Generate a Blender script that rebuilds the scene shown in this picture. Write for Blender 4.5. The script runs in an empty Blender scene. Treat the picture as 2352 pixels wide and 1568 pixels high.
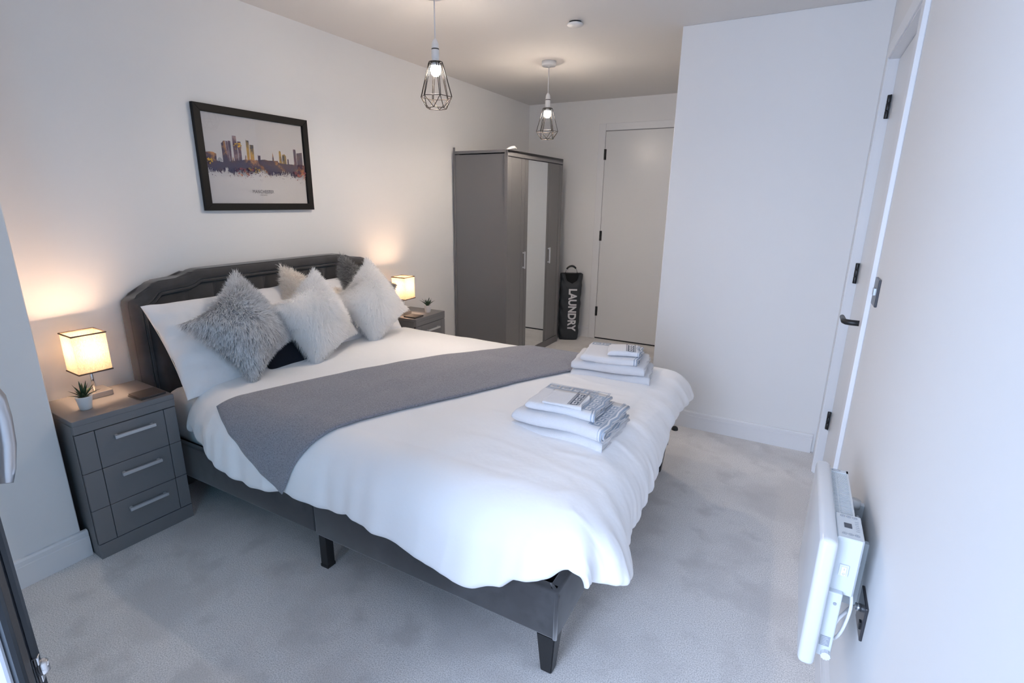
import bpy, bmesh, math, random
import numpy as np
from mathutils import Vector, Matrix

random.seed(7)
rng = np.random.default_rng(11)
SC = bpy.context.scene
COL = SC.collection
PI = math.pi

# ------------------------------------------------------------------ camera
def make_camera():
    yaw, pit, roll = math.radians(28.6283), math.radians(15.3514), math.radians(0.7544)
    fw = Vector((-math.sin(yaw) * math.cos(pit), math.cos(yaw) * math.cos(pit), -math.sin(pit)))
    r = Vector((math.cos(yaw), math.sin(yaw), 0))
    u = r.cross(fw)
    r2 = r * math.cos(roll) + u * math.sin(roll)
    u2 = -r * math.sin(roll) + u * math.cos(roll)
    cam = bpy.data.cameras.new('camera')
    cam.sensor_width = 36
    cam.lens = 1179.0 / 2352 * 36
    cam.clip_start = 0.02
    o = bpy.data.objects.new('camera', cam)
    m = Matrix((r2, u2, -fw)).transposed().to_4x4()
    m.translation = Vector((2.6663, -0.1626, 1.4365))
    o.matrix_world = m
    COL.objects.link(o)
    SC.camera = o
make_camera()

# ------------------------------------------------------------------ world, daylight, exposure
world = bpy.data.worlds.new('world')
SC.world = world
world.use_nodes = True
bg = world.node_tree.nodes['Background']
bg.inputs[0].default_value = (0.48, 0.665, 1.0, 1)
bg.inputs[1].default_value = 2.1

def area_light(name, loc, rot, sx, sy, power, color):
    l = bpy.data.lights.new(name, 'AREA')
    l.shape = 'RECTANGLE'
    l.size, l.size_y, l.energy, l.color = sx, sy, power, color
    o = bpy.data.objects.new(name, l)
    o.location, o.rotation_euler = loc, rot
    COL.objects.link(o)
    return o
# daylight coming in through the glazed balcony front behind the camera
DAY_P, DAY_D = Vector((1.25, -3.1, 1.9)), Vector((1.9, 1.2, 0.5))
area_light('daylight', DAY_P, (DAY_D - DAY_P).to_track_quat('-Z', 'Y').to_euler(), 3.0, 2.6, 114, (0.69, 0.775, 1.0))
portal = area_light('sky_portal', (2.07, -0.82, 1.1), (PI / 2, 0, 0), 1.34, 2.2, 1, (1, 1, 1))
portal.data.cycles.is_portal = True

SC.view_settings.view_transform = 'Standard'
SC.view_settings.look = 'None'
SC.view_settings.gamma = 1
SC.view_settings.use_curve_mapping = False
SC.view_settings.exposure = 1.28
SC.cycles.diffuse_bounces = 8
PENDANT_W, PENDANT_C = 108, (1.0, 0.83, 0.68)
LAMP_W, LAMP_C = 12.0, (1.0, 0.63, 0.40)

# ------------------------------------------------------------------ helpers
def tag(o, label=None, cat=None, group=None, kind=None):
    if label: o['label'] = label
    if cat: o['category'] = cat
    if group: o['group'] = group
    if kind: o['kind'] = kind
    return o

def empty(name, loc=(0, 0, 0), rz=0, label=None, cat=None, group=None, kind=None):
    o = bpy.data.objects.new(name, None)
    o.empty_display_size = 0.05
    o.location = loc
    o.rotation_euler = (0, 0, rz)
    COL.objects.link(o)
    return tag(o, label, cat, group, kind)

def obj(name, bm, mat, parent=None, smooth=False, kind=None, label=None):
    me = bpy.data.meshes.new(name)
    if isinstance(bm, bmesh.types.BMesh):
        bmesh.ops.recalc_face_normals(bm, faces=bm.faces)
        bm.to_mesh(me); bm.free()
    else:
        v, f = bm
        me.from_pydata([tuple(p) for p in v], [], [tuple(q) for q in f])
    mats = mat if isinstance(mat, (list, tuple)) else [mat]
    for m in mats: me.materials.append(m)
    if smooth: me.polygons.foreach_set('use_smooth', [True] * len(me.polygons))
    me.update()
    o = bpy.data.objects.new(name, me)
    COL.objects.link(o)
    if parent: o.parent = parent
    if kind: o['kind'] = kind
    if label: o['label'] = label
    return o

def copy_tree(o, parent=None):
    c = o.copy(); COL.objects.link(c); c.parent = parent
    for ch in list(o.children): copy_tree(ch, c)
    return c

def new(): return bmesh.new()

def box(bm, x0, x1, y0, y1, z0, z1, bev=0.0, seg=2, M=None, mi=0):
    vs = [bm.verts.new((x, y, z)) for x in (x0, x1) for y in (y0, y1) for z in (z0, z1)]
    F = [(0, 1, 3, 2), (4, 6, 7, 5), (0, 4, 5, 1), (2, 3, 7, 6), (0, 2, 6, 4), (1, 5, 7, 3)]
    fs = [bm.faces.new([vs[i] for i in f]) for f in F]
    for f in fs: f.material_index = mi
    if bev > 0:
        es = list({e for f in fs for e in f.edges})
        r = bmesh.ops.bevel(bm, geom=es, offset=bev, segments=seg, affect='EDGES', profile=0.5)
        for f in r['faces']: f.material_index = mi
        vs = list({v for f in r['faces'] for v in f.verts} | {v for v in vs if v.is_valid})
    if M is not None:
        bmesh.ops.transform(bm, matrix=M, verts=[v for v in vs if v.is_valid])
    return bm

def boxm(*a, **k): return box(new(), *a, **k)

def tube(bm, pts, r, n=8, closed=False, cap=True):
    P = [Vector(p) for p in pts]; N = len(P)
    rr = r if isinstance(r, (list, tuple)) else [r] * N
    rings = []; up = None
    for i in range(N):
        a = P[i - 1] if (i > 0 or closed) else P[i]
        b = P[(i + 1) % N] if (i < N - 1 or closed) else P[i]
        t = (b - a).normalized()
        if up is None:
            up = t.orthogonal().normalized()
        else:
            up = (up - t * up.dot(t))
            up = up.normalized() if up.length > 1e-6 else t.orthogonal().normalized()
        s = t.cross(up)
        rings.append([bm.verts.new(P[i] + (up * math.cos(2 * PI * k / n) + s * math.sin(2 * PI * k / n)) * rr[i]) for k in range(n)])
    for i in range(N if closed else N - 1):
        A, B = rings[i], rings[(i + 1) % N]
        for k in range(n):
            bm.faces.new((A[k], A[(k + 1) % n], B[(k + 1) % n], B[k]))
    if cap and not closed:
        bm.faces.new(rings[0][::-1]); bm.faces.new(rings[-1])
    return bm

def lathe(bm, prof, n=32, c=(0, 0, 0), cap=True):
    rings = []
    for (r, z) in prof:
        rings.append([bm.verts.new((c[0] + r * math.cos(2 * PI * k / n), c[1] + r * math.sin(2 * PI * k / n), c[2] + z)) for k in range(n)])
    for A, B in zip(rings, rings[1:]):
        for k in range(n):
            bm.faces.new((A[k], A[(k + 1) % n], B[(k + 1) % n], B[k]))
    if cap:
        bm.faces.new(rings[0][::-1]); bm.faces.new(rings[-1])
    return bm

def prism(bm, pts, axis, a, b, bev=0, seg=2):
    """polygon in the two other axes extruded along axis from a to b"""
    def mk(p, t):
        return {0: (t, p[0], p[1]), 1: (p[0], t, p[1]), 2: (p[0], p[1], t)}[axis]
    A = [bm.verts.new(mk(p, a)) for p in pts]; B = [bm.verts.new(mk(p, b)) for p in pts]
    n = len(pts)
    fs = [bm.faces.new(A[::-1]), bm.faces.new(B)]
    for i in range(n):
        fs.append(bm.faces.new((A[i], A[(i + 1) % n], B[(i + 1) % n], B[i])))
    if bev:
        es = list(fs[0].edges) + list(fs[1].edges)
        bmesh.ops.bevel(bm, geom=es, offset=bev, segments=seg, affect='EDGES', profile=0.5)
    return bm

def grid_mesh(P, closed_u=False):
    """P: (n,m,3) array -> verts, faces"""
    n, m, _ = P.shape
    idx = np.arange(n * m).reshape(n, m)
    if closed_u: idx = np.vstack([idx, idx[:1]])
    f = np.stack([idx[:-1, :-1], idx[1:, :-1], idx[1:, 1:], idx[:-1, 1:]], -1).reshape(-1, 4)
    return P.reshape(-1, 3), f

def text_mesh(name, body, size, mat, parent, M, bold=0.0, extrude=0.0, spacing=1.0, fit=None):
    cu = bpy.data.curves.new('t', 'FONT')
    cu.body = body; cu.size = size; cu.align_x = 'CENTER'; cu.align_y = 'CENTER'
    cu.offset = bold; cu.extrude = extrude; cu.space_character = spacing; cu.resolution_u = 4
    t = bpy.data.objects.new('t', cu); COL.objects.link(t)
    dg = bpy.context.evaluated_depsgraph_get(); dg.update()
    me = bpy.data.meshes.new_from_object(t.evaluated_get(dg))
    bpy.data.objects.remove(t); bpy.data.curves.remove(cu)
    co = np.empty(len(me.vertices) * 3); me.vertices.foreach_get('co', co); co = co.reshape(-1, 3)
    if fit:
        mn, mx = co.min(0), co.max(0)
        co[:, 0] = (co[:, 0] - (mn[0] + mx[0]) / 2) * fit[0] / (mx[0] - mn[0])
        co[:, 1] = (co[:, 1] - (mn[1] + mx[1]) / 2) * fit[1] / (mx[1] - mn[1])
    me.vertices.foreach_set('co', co.ravel())
    me.transform(M); me.name = name
    me.materials.clear(); me.materials.append(mat)
    o = bpy.data.objects.new(name, me); COL.objects.link(o)
    if parent: o.parent = parent
    return o

def noise2(x, y, seed=0, octs=3):
    """cheap smooth value: sum of rotated sines"""
    r = np.random.default_rng(seed); v = np.zeros_like(x, dtype=float); amp = 1.0; fr = 1.0
    for o in range(octs):
        for k in range(4):
            a = r.uniform(0, 2 * PI); ph = r.uniform(0, 2 * PI); ff = fr * r.uniform(.7, 1.4)
            v = v + amp * np.sin(ff * (x * math.cos(a) + y * math.sin(a)) + ph)
        amp *= .5; fr *= 2.1
    return v / 5.0

# ------------------------------------------------------------------ materials
def mat(name, col, rough=0.6, metal=0.0, spec=0.5, bump=None, var=None, sheen=0.0, coat=0.0, trans=0.0, emit=None):
    m = bpy.data.materials.new(name); m.use_nodes = True
    nt = m.node_tree; N = nt.nodes; L = nt.links
    b = N['Principled BSDF']
    b.inputs['Base Color'].default_value = (*col, 1)
    b.inputs['Roughness'].default_value = rough
    b.inputs['Metallic'].default_value = metal
    b.inputs['Specular IOR Level'].default_value = spec
    if sheen:
        b.inputs['Sheen Weight'].default_value = sheen
        b.inputs['Sheen Roughness'].default_value = 0.5
    if coat: b.inputs['Coat Weight'].default_value = coat
    if trans: b.inputs['Transmission Weight'].default_value = trans
    if emit:
        b.inputs['Emission Color'].default_value = (*emit[0], 1)
        b.inputs['Emission Strength'].default_value = emit[1]
    tc = N.new('ShaderNodeTexCoord')
    if var:   # list of (scale, col2, contrast lo, hi) mixes
        prev = None
        for (sc_, c2, lo, hi) in var:
            n = N.new('ShaderNodeTexNoise'); n.inputs['Scale'].default_value = sc_; n.inputs['Detail'].default_value = 4
            L.new(tc.outputs['Object'], n.inputs['Vector'])
            mr = N.new('ShaderNodeMapRange'); mr.inputs['From Min'].default_value = lo; mr.inputs['From Max'].default_value = hi
            L.new(n.outputs['Fac'], mr.inputs['Value'])
            mx = N.new('ShaderNodeMix'); mx.data_type = 'RGBA'
            L.new(mr.outputs['Result'], mx.inputs['Factor'])
            if prev is None: mx.inputs['A'].default_value = (*col, 1)
            else: L.new(prev, mx.inputs['A'])
            mx.inputs['B'].default_value = (*c2, 1)
            prev = mx.outputs['Result']
        L.new(prev, b.inputs['Base Color'])
    if bump:  # list of (scale, strength, distance)
        prevn = None
        for (sc_, st, di) in bump:
            n = N.new('ShaderNodeTexNoise'); n.inputs['Scale'].default_value = sc_; n.inputs['Detail'].default_value = 3
            L.new(tc.outputs['Object'], n.inputs['Vector'])
            bp = N.new('ShaderNodeBump'); bp.inputs['Strength'].default_value = st; bp.inputs['Distance'].default_value = di
            L.new(n.outputs['Fac'], bp.inputs['Height'])
            if prevn is not None: L.new(prevn, bp.inputs['Normal'])
            prevn = bp.outputs['Normal']
        L.new(prevn, b.inputs['Normal'])
    return m

M_WALL = mat('wall_paint', (0.76, 0.755, 0.75), 0.62, bump=[(90, .03, .002)])
M_CEIL = mat('ceiling_paint', (0.70, 0.685, 0.67), 0.7, bump=[(90, .03, .002)])
M_TRIM = mat('white_gloss_trim', (0.74, 0.74, 0.75), 0.3)
M_DOOR = mat('white_satin_door', (0.69, 0.69, 0.69), 0.28, bump=[(60, .02, .001)])
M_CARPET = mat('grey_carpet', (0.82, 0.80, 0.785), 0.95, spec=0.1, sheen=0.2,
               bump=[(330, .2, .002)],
               var=[(2.6, (0.69, 0.67, 0.66), .48, .60), (7, (0.64, 0.62, 0.61), .53, .68), (260, (0.50, 0.49, 0.48), .40, .66)])  # two broad noises paint in nap shading; the fine one is pile speckle
M_BLACK = mat('black_metal', (0.012, 0.012, 0.013), 0.4)
M_GREYF = mat('grey_furniture', (0.172, 0.17, 0.176), 0.42, bump=[(200, .02, .001)])
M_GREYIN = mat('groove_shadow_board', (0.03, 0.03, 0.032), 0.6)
M_HANDLE = mat('brushed_steel', (0.62, 0.63, 0.65), 0.35, metal=0.55)
M_BASE = mat('satin_nickel', (0.46, 0.44, 0.42), 0.38, metal=0.9)
M_CHROME = mat('chrome', (0.75, 0.75, 0.76), 0.12, metal=1.0)
M_MIRROR = mat('mirror_glass', (0.86, 0.88, 0.88), 0.01, metal=1.0)
M_VELVET = mat('grey_velvet', (0.046, 0.045, 0.047), 0.75, spec=0.25, sheen=0.40, bump=[(350, .08, .001)],
               var=[(5, (0.072, 0.072, 0.076), .48, .70), (16, (0.036, 0.036, 0.038), .55, .75)])
M_LINEN = mat('white_cotton', (0.91, 0.91, 0.915), 0.8, spec=0.2, sheen=0.1, bump=[(10, .22, .015), (34, .14, .005), (900, .1, .0006)])
M_PILLOW = mat('white_pillow_cotton', (0.82, 0.82, 0.83), 0.8, spec=0.2, sheen=0.1, bump=[(9, .55, .02), (32, .25, .006), (900, .1, .0006)])
M_RUNNER = mat('grey_wool', (0.27, 0.27, 0.30), 0.95, spec=0.1, sheen=0.3, bump=[(300, .5, .002)],
               var=[(210, (0.17, 0.17, 0.195), .40, .64), (420, (0.38, 0.38, 0.41), .50, .72)])
M_TOWEL = mat('white_terry', (0.85, 0.85, 0.87), 0.95, spec=0.1, sheen=0.2, bump=[(480, .9, .003), (60, .25, .004)])
M_BAND = mat('grey_blue_towel_band', (0.40, 0.46, 0.55), 0.9, spec=0.1)
M_BANDD = mat('dark_grey_towel_band', (0.16, 0.18, 0.22), 0.9, spec=0.1)
M_NAVY = mat('dark_navy_cloth', (0.012, 0.014, 0.022), 0.85, spec=0.2, bump=[(25, .3, .01)])
M_BLKWOOD = mat('black_painted_wood', (0.014, 0.014, 0.015), 0.35)
M_WPLAST = mat('white_plastic', (0.80, 0.80, 0.80), 0.35)
M_CORD = mat('white_flex', (0.75, 0.75, 0.76), 0.5)
M_WIRE = mat('bronze_wire', (0.03, 0.024, 0.02), 0.4, metal=0.4)
M_BULB = mat('lit_bulb_glass', (1, 1, 1), 0.3, emit=((1.0, 0.93, 0.83), 30.0))
M_LBULB = mat('lit_warm_bulb', (1, 1, 1), 0.3, emit=((1.0, 0.75, 0.45), 12.0))
M_TRIMB = mat('shade_trim_brown', (0.10, 0.07, 0.05), 0.8)
M_POT = mat('white_ceramic_pot', (0.78, 0.78, 0.78), 0.4)
M_SOIL = mat('gravel_soil', (0.08, 0.05, 0.035), 0.95, bump=[(300, 1, .006)], var=[(250, (0.28, 0.22, 0.17), .5, .65)])
M_LEAF = mat('dark_green_leaf', (0.018, 0.045, 0.018), 0.45, var=[(60, (0.03, 0.085, 0.04), .45, .7)])
M_SLATE = mat('dark_slate', (0.055, 0.05, 0.048), 0.55, bump=[(250, .2, .001)])
M_BAG = mat('charcoal_nylon', (0.028, 0.033, 0.038), 0.6, bump=[(18, .35, .01), (600, .1, .0006)])
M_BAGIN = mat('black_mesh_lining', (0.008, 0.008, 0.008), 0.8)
M_BAGTXT = mat('white_print', (0.66, 0.66, 0.68), 0.7)
M_HEAT = mat('white_enamel', (0.68, 0.70, 0.72), 0.22, coat=0.3)
M_HEATB = mat('white_enamel_case', (0.62, 0.66, 0.69), 0.4)
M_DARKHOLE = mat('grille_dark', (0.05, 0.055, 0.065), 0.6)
M_LCD = mat('lcd_window', (0.07, 0.08, 0.10), 0.25)
M_PRINTG = mat('grey_print', (0.32, 0.34, 0.38), 0.7)
M_NICKEL = mat('black_nickel', (0.10, 0.10, 0.11), 0.28, metal=0.9)
M_ANTH = mat('anthracite_aluminium', (0.018, 0.022, 0.028), 0.35)
M_ALUW = mat('pale_aluminium', (0.60, 0.62, 0.66), 0.4)
M_SATIN = mat('satin_chrome', (0.55, 0.57, 0.60), 0.28, metal=0.9)
M_PAPER = mat('poster_paper', (0.74, 0.72, 0.725), 0.7)
M_INK = mat('dark_ink', (0.05, 0.05, 0.06), 0.7)
M_INKGREY = mat('pale_grey_ink', (0.42, 0.42, 0.47), 0.7)
M_FRAME = mat('black_frame_wood', (0.010, 0.009, 0.008), 0.55, spec=0.25)

def art_mat(name, a, b_, c):
    m = bpy.data.materials.new(name); m.use_nodes = True
    nt = m.node_tree; N = nt.nodes; L = nt.links; b = N['Principled BSDF']
    b.inputs['Roughness'].default_value = 0.7
    tc = N.new('ShaderNodeTexCoord')
    n = N.new('ShaderNodeTexNoise'); n.inputs['Scale'].default_value = 13; n.inputs['Detail'].default_value = 6; n.inputs['Roughness'].default_value = .65
    L.new(tc.outputs['Object'], n.inputs['Vector'])
    cr = N.new('ShaderNodeValToRGB'); e = cr.color_ramp.elements
    e[0].position, e[0].color = .38, (*a, 1)
    e[1].position, e[1].color = .66, (*c, 1)
    k = e.new(.53); k.color = (*b_, 1)
    L.new(n.outputs['Fac'], cr.inputs['Fac']); L.new(cr.outputs['Color'], b.inputs['Base Color'])
    return m
M_ART1 = art_mat('ink_navy_plum', (0.035, 0.03, 0.10), (0.07, 0.035, 0.07), (0.62, 0.28, 0.08))
M_ART2 = art_mat('ink_plum_grey', (0.10, 0.09, 0.15), (0.17, 0.08, 0.13), (0.33, 0.28, 0.36))
M_ART3 = art_mat('ink_gold', (0.05, 0.05, 0.06), (0.55, 0.33, 0.05), (0.70, 0.36, 0.06))
M_ART4 = art_mat('ink_rust', (0.07, 0.03, 0.08), (0.30, 0.09, 0.08), (0.72, 0.42, 0.18))

def glass_mat(name, tint=(1, 1, 1), refl=1.0):
    m = bpy.data.materials.new(name); m.use_nodes = True
    nt = m.node_tree; N = nt.nodes; L = nt.links
    for n in list(N):
        if n.type != 'OUTPUT_MATERIAL': N.remove(n)
    t = N.new('ShaderNodeBsdfTransparent'); t.inputs[0].default_value = (*tint, 1)
    g = N.new('ShaderNodeBsdfGlossy'); g.inputs['Roughness'].default_value = 0.02
    f = N.new('ShaderNodeFresnel'); f.inputs[0].default_value = 1.45
    mu = N.new('ShaderNodeMath'); mu.operation = 'MULTIPLY'; mu.inputs[1].default_value = refl
    mx = N.new('ShaderNodeMixShader')
    L.new(f.outputs[0], mu.inputs[0]); L.new(mu.outputs[0], mx.inputs[0]); L.new(t.outputs[0], mx.inputs[1]); L.new(g.outputs[0], mx.inputs[2])
    L.new(mx.outputs[0], [n for n in N if n.type == 'OUTPUT_MATERIAL'][0].inputs[0])
    return m
M_GLASS = glass_mat('clear_glass', (0.95, 0.98, 0.97))
M_TINT = glass_mat('teal_tinted_glazing', (0.36, 0.58, 0.60))
M_PGLASS = glass_mat('picture_glass', (0.97, 0.97, 0.97))

def shade_mat():
    m = bpy.data.materials.new('lamp_shade_linen'); m.use_nodes = True
    nt = m.node_tree; N = nt.nodes; L = nt.links
    for n in list(N):
        if n.type != 'OUTPUT_MATERIAL': N.remove(n)
    tc = N.new('ShaderNodeTexCoord')
    mp = N.new('ShaderNodeMapping'); mp.inputs['Scale'].default_value = (260, 260, 900)
    L.new(tc.outputs['Object'], mp.inputs['Vector'])
    n = N.new('ShaderNodeTexNoise'); n.inputs['Scale'].default_value = 1.0; n.inputs['Detail'].default_value = 2
    L.new(mp.outputs[0], n.inputs['Vector'])
    mp2 = N.new('ShaderNodeMapping'); mp2.inputs['Scale'].default_value = (700, 700, 120)
    L.new(tc.outputs['Object'], mp2.inputs['Vector'])
    n2 = N.new('ShaderNodeTexNoise'); n2.inputs['Scale'].default_value = 1.0
    L.new(mp2.outputs[0], n2.inputs['Vector'])
    ad = N.new('ShaderNodeMath'); ad.operation = 'ADD'; L.new(n.outputs['Fac'], ad.inputs[0]); L.new(n2.outputs['Fac'], ad.inputs[1])
    cr = N.new('ShaderNodeMapRange'); cr.inputs['From Min'].default_value = .75; cr.inputs['From Max'].default_value = 1.25
    L.new(ad.outputs[0], cr.inputs['Value'])
    mx = N.new('ShaderNodeMix'); mx.data_type = 'RGBA'
    mx.inputs['A'].default_value = (0.36, 0.285, 0.215, 1); mx.inputs['B'].default_value = (0.56, 0.475, 0.375, 1)
    L.new(cr.outputs['Result'], mx.inputs['Factor'])
    d = N.new('ShaderNodeBsdfDiffuse'); t = N.new('ShaderNodeBsdfTranslucent')
    L.new(mx.outputs['Result'], d.inputs[0]); L.new(mx.outputs['Result'], t.inputs[0])
    ms = N.new('ShaderNodeMixShader'); ms.inputs[0].default_value = 0.5
    L.new(d.outputs[0], ms.inputs[1]); L.new(t.outputs[0], ms.inputs[2])
    L.new(ms.outputs[0], [n_ for n_ in N if n_.type == 'OUTPUT_MATERIAL'][0].inputs[0])
    return m
M_SHADE = shade_mat()

def fur_mat(name, root, tip):
    m = bpy.data.materials.new(name); m.use_nodes = True
    nt = m.node_tree; N = nt.nodes; L = nt.links; b = N['Principled BSDF']
    b.inputs['Roughness'].default_value = 0.6; b.inputs['Specular IOR Level'].default_value = 0.25
    at = N.new('ShaderNodeAttribute'); at.attribute_name = 'tone'
    tr = N.new('ShaderNodeBsdfTranslucent'); ms = N.new('ShaderNodeMixShader'); ms.inputs[0].default_value = .45
    L.new(b.outputs[0], ms.inputs[1]); L.new(tr.outputs[0], ms.inputs[2]); L.new(ms.outputs[0], N['Material Output'].inputs[0])
    mx = N.new('ShaderNodeMix'); mx.data_type = 'RGBA'
    mx.inputs['A'].default_value = (*root, 1); mx.inputs['B'].default_value = (*tip, 1)
    L.new(at.outputs['Fac'], mx.inputs['Factor']); L.new(mx.outputs['Result'], b.inputs['Base Color']); L.new(mx.outputs['Result'], tr.inputs[0])
    return m

# ------------------------------------------------------------------ setting
YF, YE, W, H, XE = 5.04, 3.17, 2.92, 2.40, 1.925
YB = -0.65
def structure(name, bm, m, label, cat, smooth=False):
    o = obj(name, bm, m, None, smooth)
    return tag(o, label, cat, kind='structure')

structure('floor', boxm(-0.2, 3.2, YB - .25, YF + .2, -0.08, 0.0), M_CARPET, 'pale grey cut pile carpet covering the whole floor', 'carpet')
structure('ceiling', boxm(-0.2, 3.2, YB - .25, YF + .2, H, H + .1), M_CEIL, 'plain white painted ceiling over the bed', 'ceiling')
structure('wall_left', boxm(-0.15, 0.0, YB - .25, YF + .2, 0, H), M_WALL, 'white wall behind the headboard and the framed print', 'wall')
structure('wall_left_pier', boxm(0.0, 0.265, YB, 0.586, 0, H, .003, 1), M_WALL, 'white boxed-out pier beside the near bedside chest', 'wall')
structure('wall_back', boxm(0, XE, YF, YF + .15, 0, H), M_WALL, 'white end wall around the far door', 'wall')
structure('wall_partition', boxm(XE, W, YE, YF + .15, 0, H, .003, 1), M_WALL, 'white partition wall corner right of the far door', 'wall')
# right wall with a door opening (leaf sits in the reveal)
DY0, DY1, DZ = 2.075, 2.90, 2.075
bm = new()
box(bm, W, W + .2, YB, DY0, 0, H); box(bm, W, W + .2, DY1, YE + .3, 0, H); box(bm, W, W + .2, DY0, DY1, DZ, H)
structure('wall_right', bm, M_WALL, 'white wall on the right carrying the panel heater', 'wall')
# glazed front behind the camera
bm = new()
box(bm, 0.0, 1.40, YB - .15, YB, 0, H); box(bm, 2.74, W, YB - .15, YB, 0, H); box(bm, 1.40, 2.74, YB - .15, YB, 2.2, H)
structure('wall_front', bm, M_WALL, 'white window wall behind the viewer', 'wall')
win = empty('window_1', (0, 0, 0), 0, 'dark framed balcony glazing behind the viewer', 'window', kind='structure')
for (a, b_) in ((2.34, 2.74),):
    bm = new()
    box(bm, a, b_, YB - .11, YB - .04, 0, .07); box(bm, a, b_, YB - .11, YB - .04, 2.13, 2.2)
    box(bm, a, a + .06, YB - .11, YB - .04, .07, 2.13); box(bm, b_ - .06, b_, YB - .11, YB - .04, .07, 2.13)
    obj('window_frame', bm, M_ANTH, win)
    obj('pane', boxm(a + .06, b_ - .06, YB - .085, YB - .065, .07, 2.13), M_GLASS, win)

def baseboard(name, p0, p1, n, label):
    """p0->p1 on the floor, n = outward normal (2D)"""
    bm = new()
    prof = [(0, 0), (.018, 0), (.018, .086), (.0155, .089), (.0155, .0915), (.0165, .093), (.0165, .108), (.012, .116), (0, .116)]
    rings = []
    for p in (p0, p1):
        rings.append([bm.verts.new((p[0] + n[0] * t, p[1] + n[1] * t, z)) for t, z in prof])
    k = len(prof)
    for i in range(k):
        bm.faces.new((rings[0][i], rings[0][(i + 1) % k], rings[1][(i + 1) % k], rings[1][i]))
    bm.faces.new(rings[0]); bm.faces.new(rings[1][::-1])
    structure(name, bm, M_TRIM, label, 'skirting board')
baseboard('baseboard_left', (0, .604), (0, YF), (1, 0), 'white skirting along the wall behind the bed')
baseboard('baseboard_left_pier', (.265, YB), (.265, .604), (1, 0), 'white skirting at the foot of the near left pier')
baseboard('baseboard_back', (0, YF), (.785, YF), (0, -1), 'white skirting behind the black laundry bag')
baseboard('baseboard_partition', (XE, YE), (W - .018, YE), (0, -1), 'white skirting under the partition wall corner')
baseboard('baseboard_partition_side', (XE, YF), (XE, YE - .018), (-1, 0), 'white skirting on the hidden side of the partition')
baseboard('baseboard_right', (W, YB), (W, 2.0), (-1, 0), 'white skirting under the panel heater')

def hinge(parent, x, y, z, axis):
    bm = new()
    for k in range(3):
        lathe(bm, [(.0075, -.05 + k * .0335), (.0085, -.048 + k * .0335), (.0085, -.0185 + k * .0335), (.0075, -.0168 + k * .0335)], 10, (x, y, z))
    if axis == 'y':   # leaf plates on a door whose face looks to -y
        box(bm, x - .016, x + .016, y + .003, y + .006, z - .05, z + .05)
    else:
        box(bm, x + .003, x + .006, y - .016, y + .016, z - .05, z + .05)
    return obj('hinge', bm, M_BLACK, parent, True)

# far door (in the end wall)
d1 = empty('door_1', (0, 0, 0), 0, 'plain white flush door at the far end with three black hinges', 'door', kind='structure')
bm = new()
box(bm, .785, .856, YF - .016, YF, 0, 2.175, .003); box(bm, 1.62, 1.69, YF - .016, YF, 0, 2.175, .003); box(bm, .856, 1.62, YF - .016, YF, 2.11, 2.175, .003)
obj('architrave', bm, M_TRIM, d1)
obj('door_gap_shade', boxm(.856, 1.62, YF - .004, YF, 0, 2.11), mat('gap_shade_grey', (.30, .30, .30), .6), d1)  # grey sheet behind the leaf, coloured as the shade in the gaps around it
obj('threshold_gap', boxm(.858, 1.618, YF - .006, YF - .0035, 0, .014), M_BLACK, d1)  # black strip painting the shade in the gap under the leaf
obj('door_leaf', boxm(.8595, 1.6165, YF - .012, YF - .0045, .014, 2.103, .002), M_DOOR, d1)
for z in (1.889, 1.096, .302): hinge(d1, .8575, YF - .016, z, 'y')

# door in the right wall
d2 = empty('door_2', (0, 0, 0), 0, 'white flush door on the right wall with black lever handle', 'door', kind='structure')
LX = W + .028
bm = new()
box(bm, W - .016, W, DY0 - .07, DY0, 0, DZ + .065, .003); box(bm, W - .016, W, DY1, DY1 + .07, 0, DZ + .065, .003); box(bm, W - .016, W, DY0, DY1, DZ, DZ + .065, .003)
obj('architrave', bm, M_TRIM, d2)
bm = new()
box(bm, W - .008, W + .1, DY0, DY0 + .006, 0, DZ); box(bm, W - .008, W + .1, DY1 - .006, DY1, 0, DZ); box(bm, W - .008, W + .1, DY0, DY1, DZ - .006, DZ)
obj('door_lining', bm, M_TRIM, d2)
obj('door_leaf', boxm(LX, LX + .044, DY0 + .009, DY1 - .009, .012, DZ - .009, .002), M_DOOR, d2)
for z in (1.87, 1.11, .32): hinge(d2, LX - .010, DY1 - .009, z, 'x')
hx, hy, hz = LX, 2.155, 1.0
bm = new()
tube(bm, [(hx, hy, hz), (hx - .006, hy, hz)], .026, 24)
tube(bm, [(hx, hy, hz), (hx - .062, hy, hz), (hx - .078, hy + .006, hz), (hx - .084, hy + .02, hz), (hx - .084, hy + .12, hz - .002)], [.011, .011, .011, .0105, .009], 12)
obj('lever_handle', bm, M_BLACK, d2, True)

# opened balcony door leaf, its lock edge just inside the frame on the left
dl = Vector((.5, .866, 0)).normalized()
ang = math.atan2(dl.y, dl.x)
END = Vector((1.904, -.006, 0))
LWID = .80
d3 = empty('door_3', tuple(END), ang, 'opened balcony door leaf with dark lock edge at the left', 'door', kind='structure')
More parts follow.
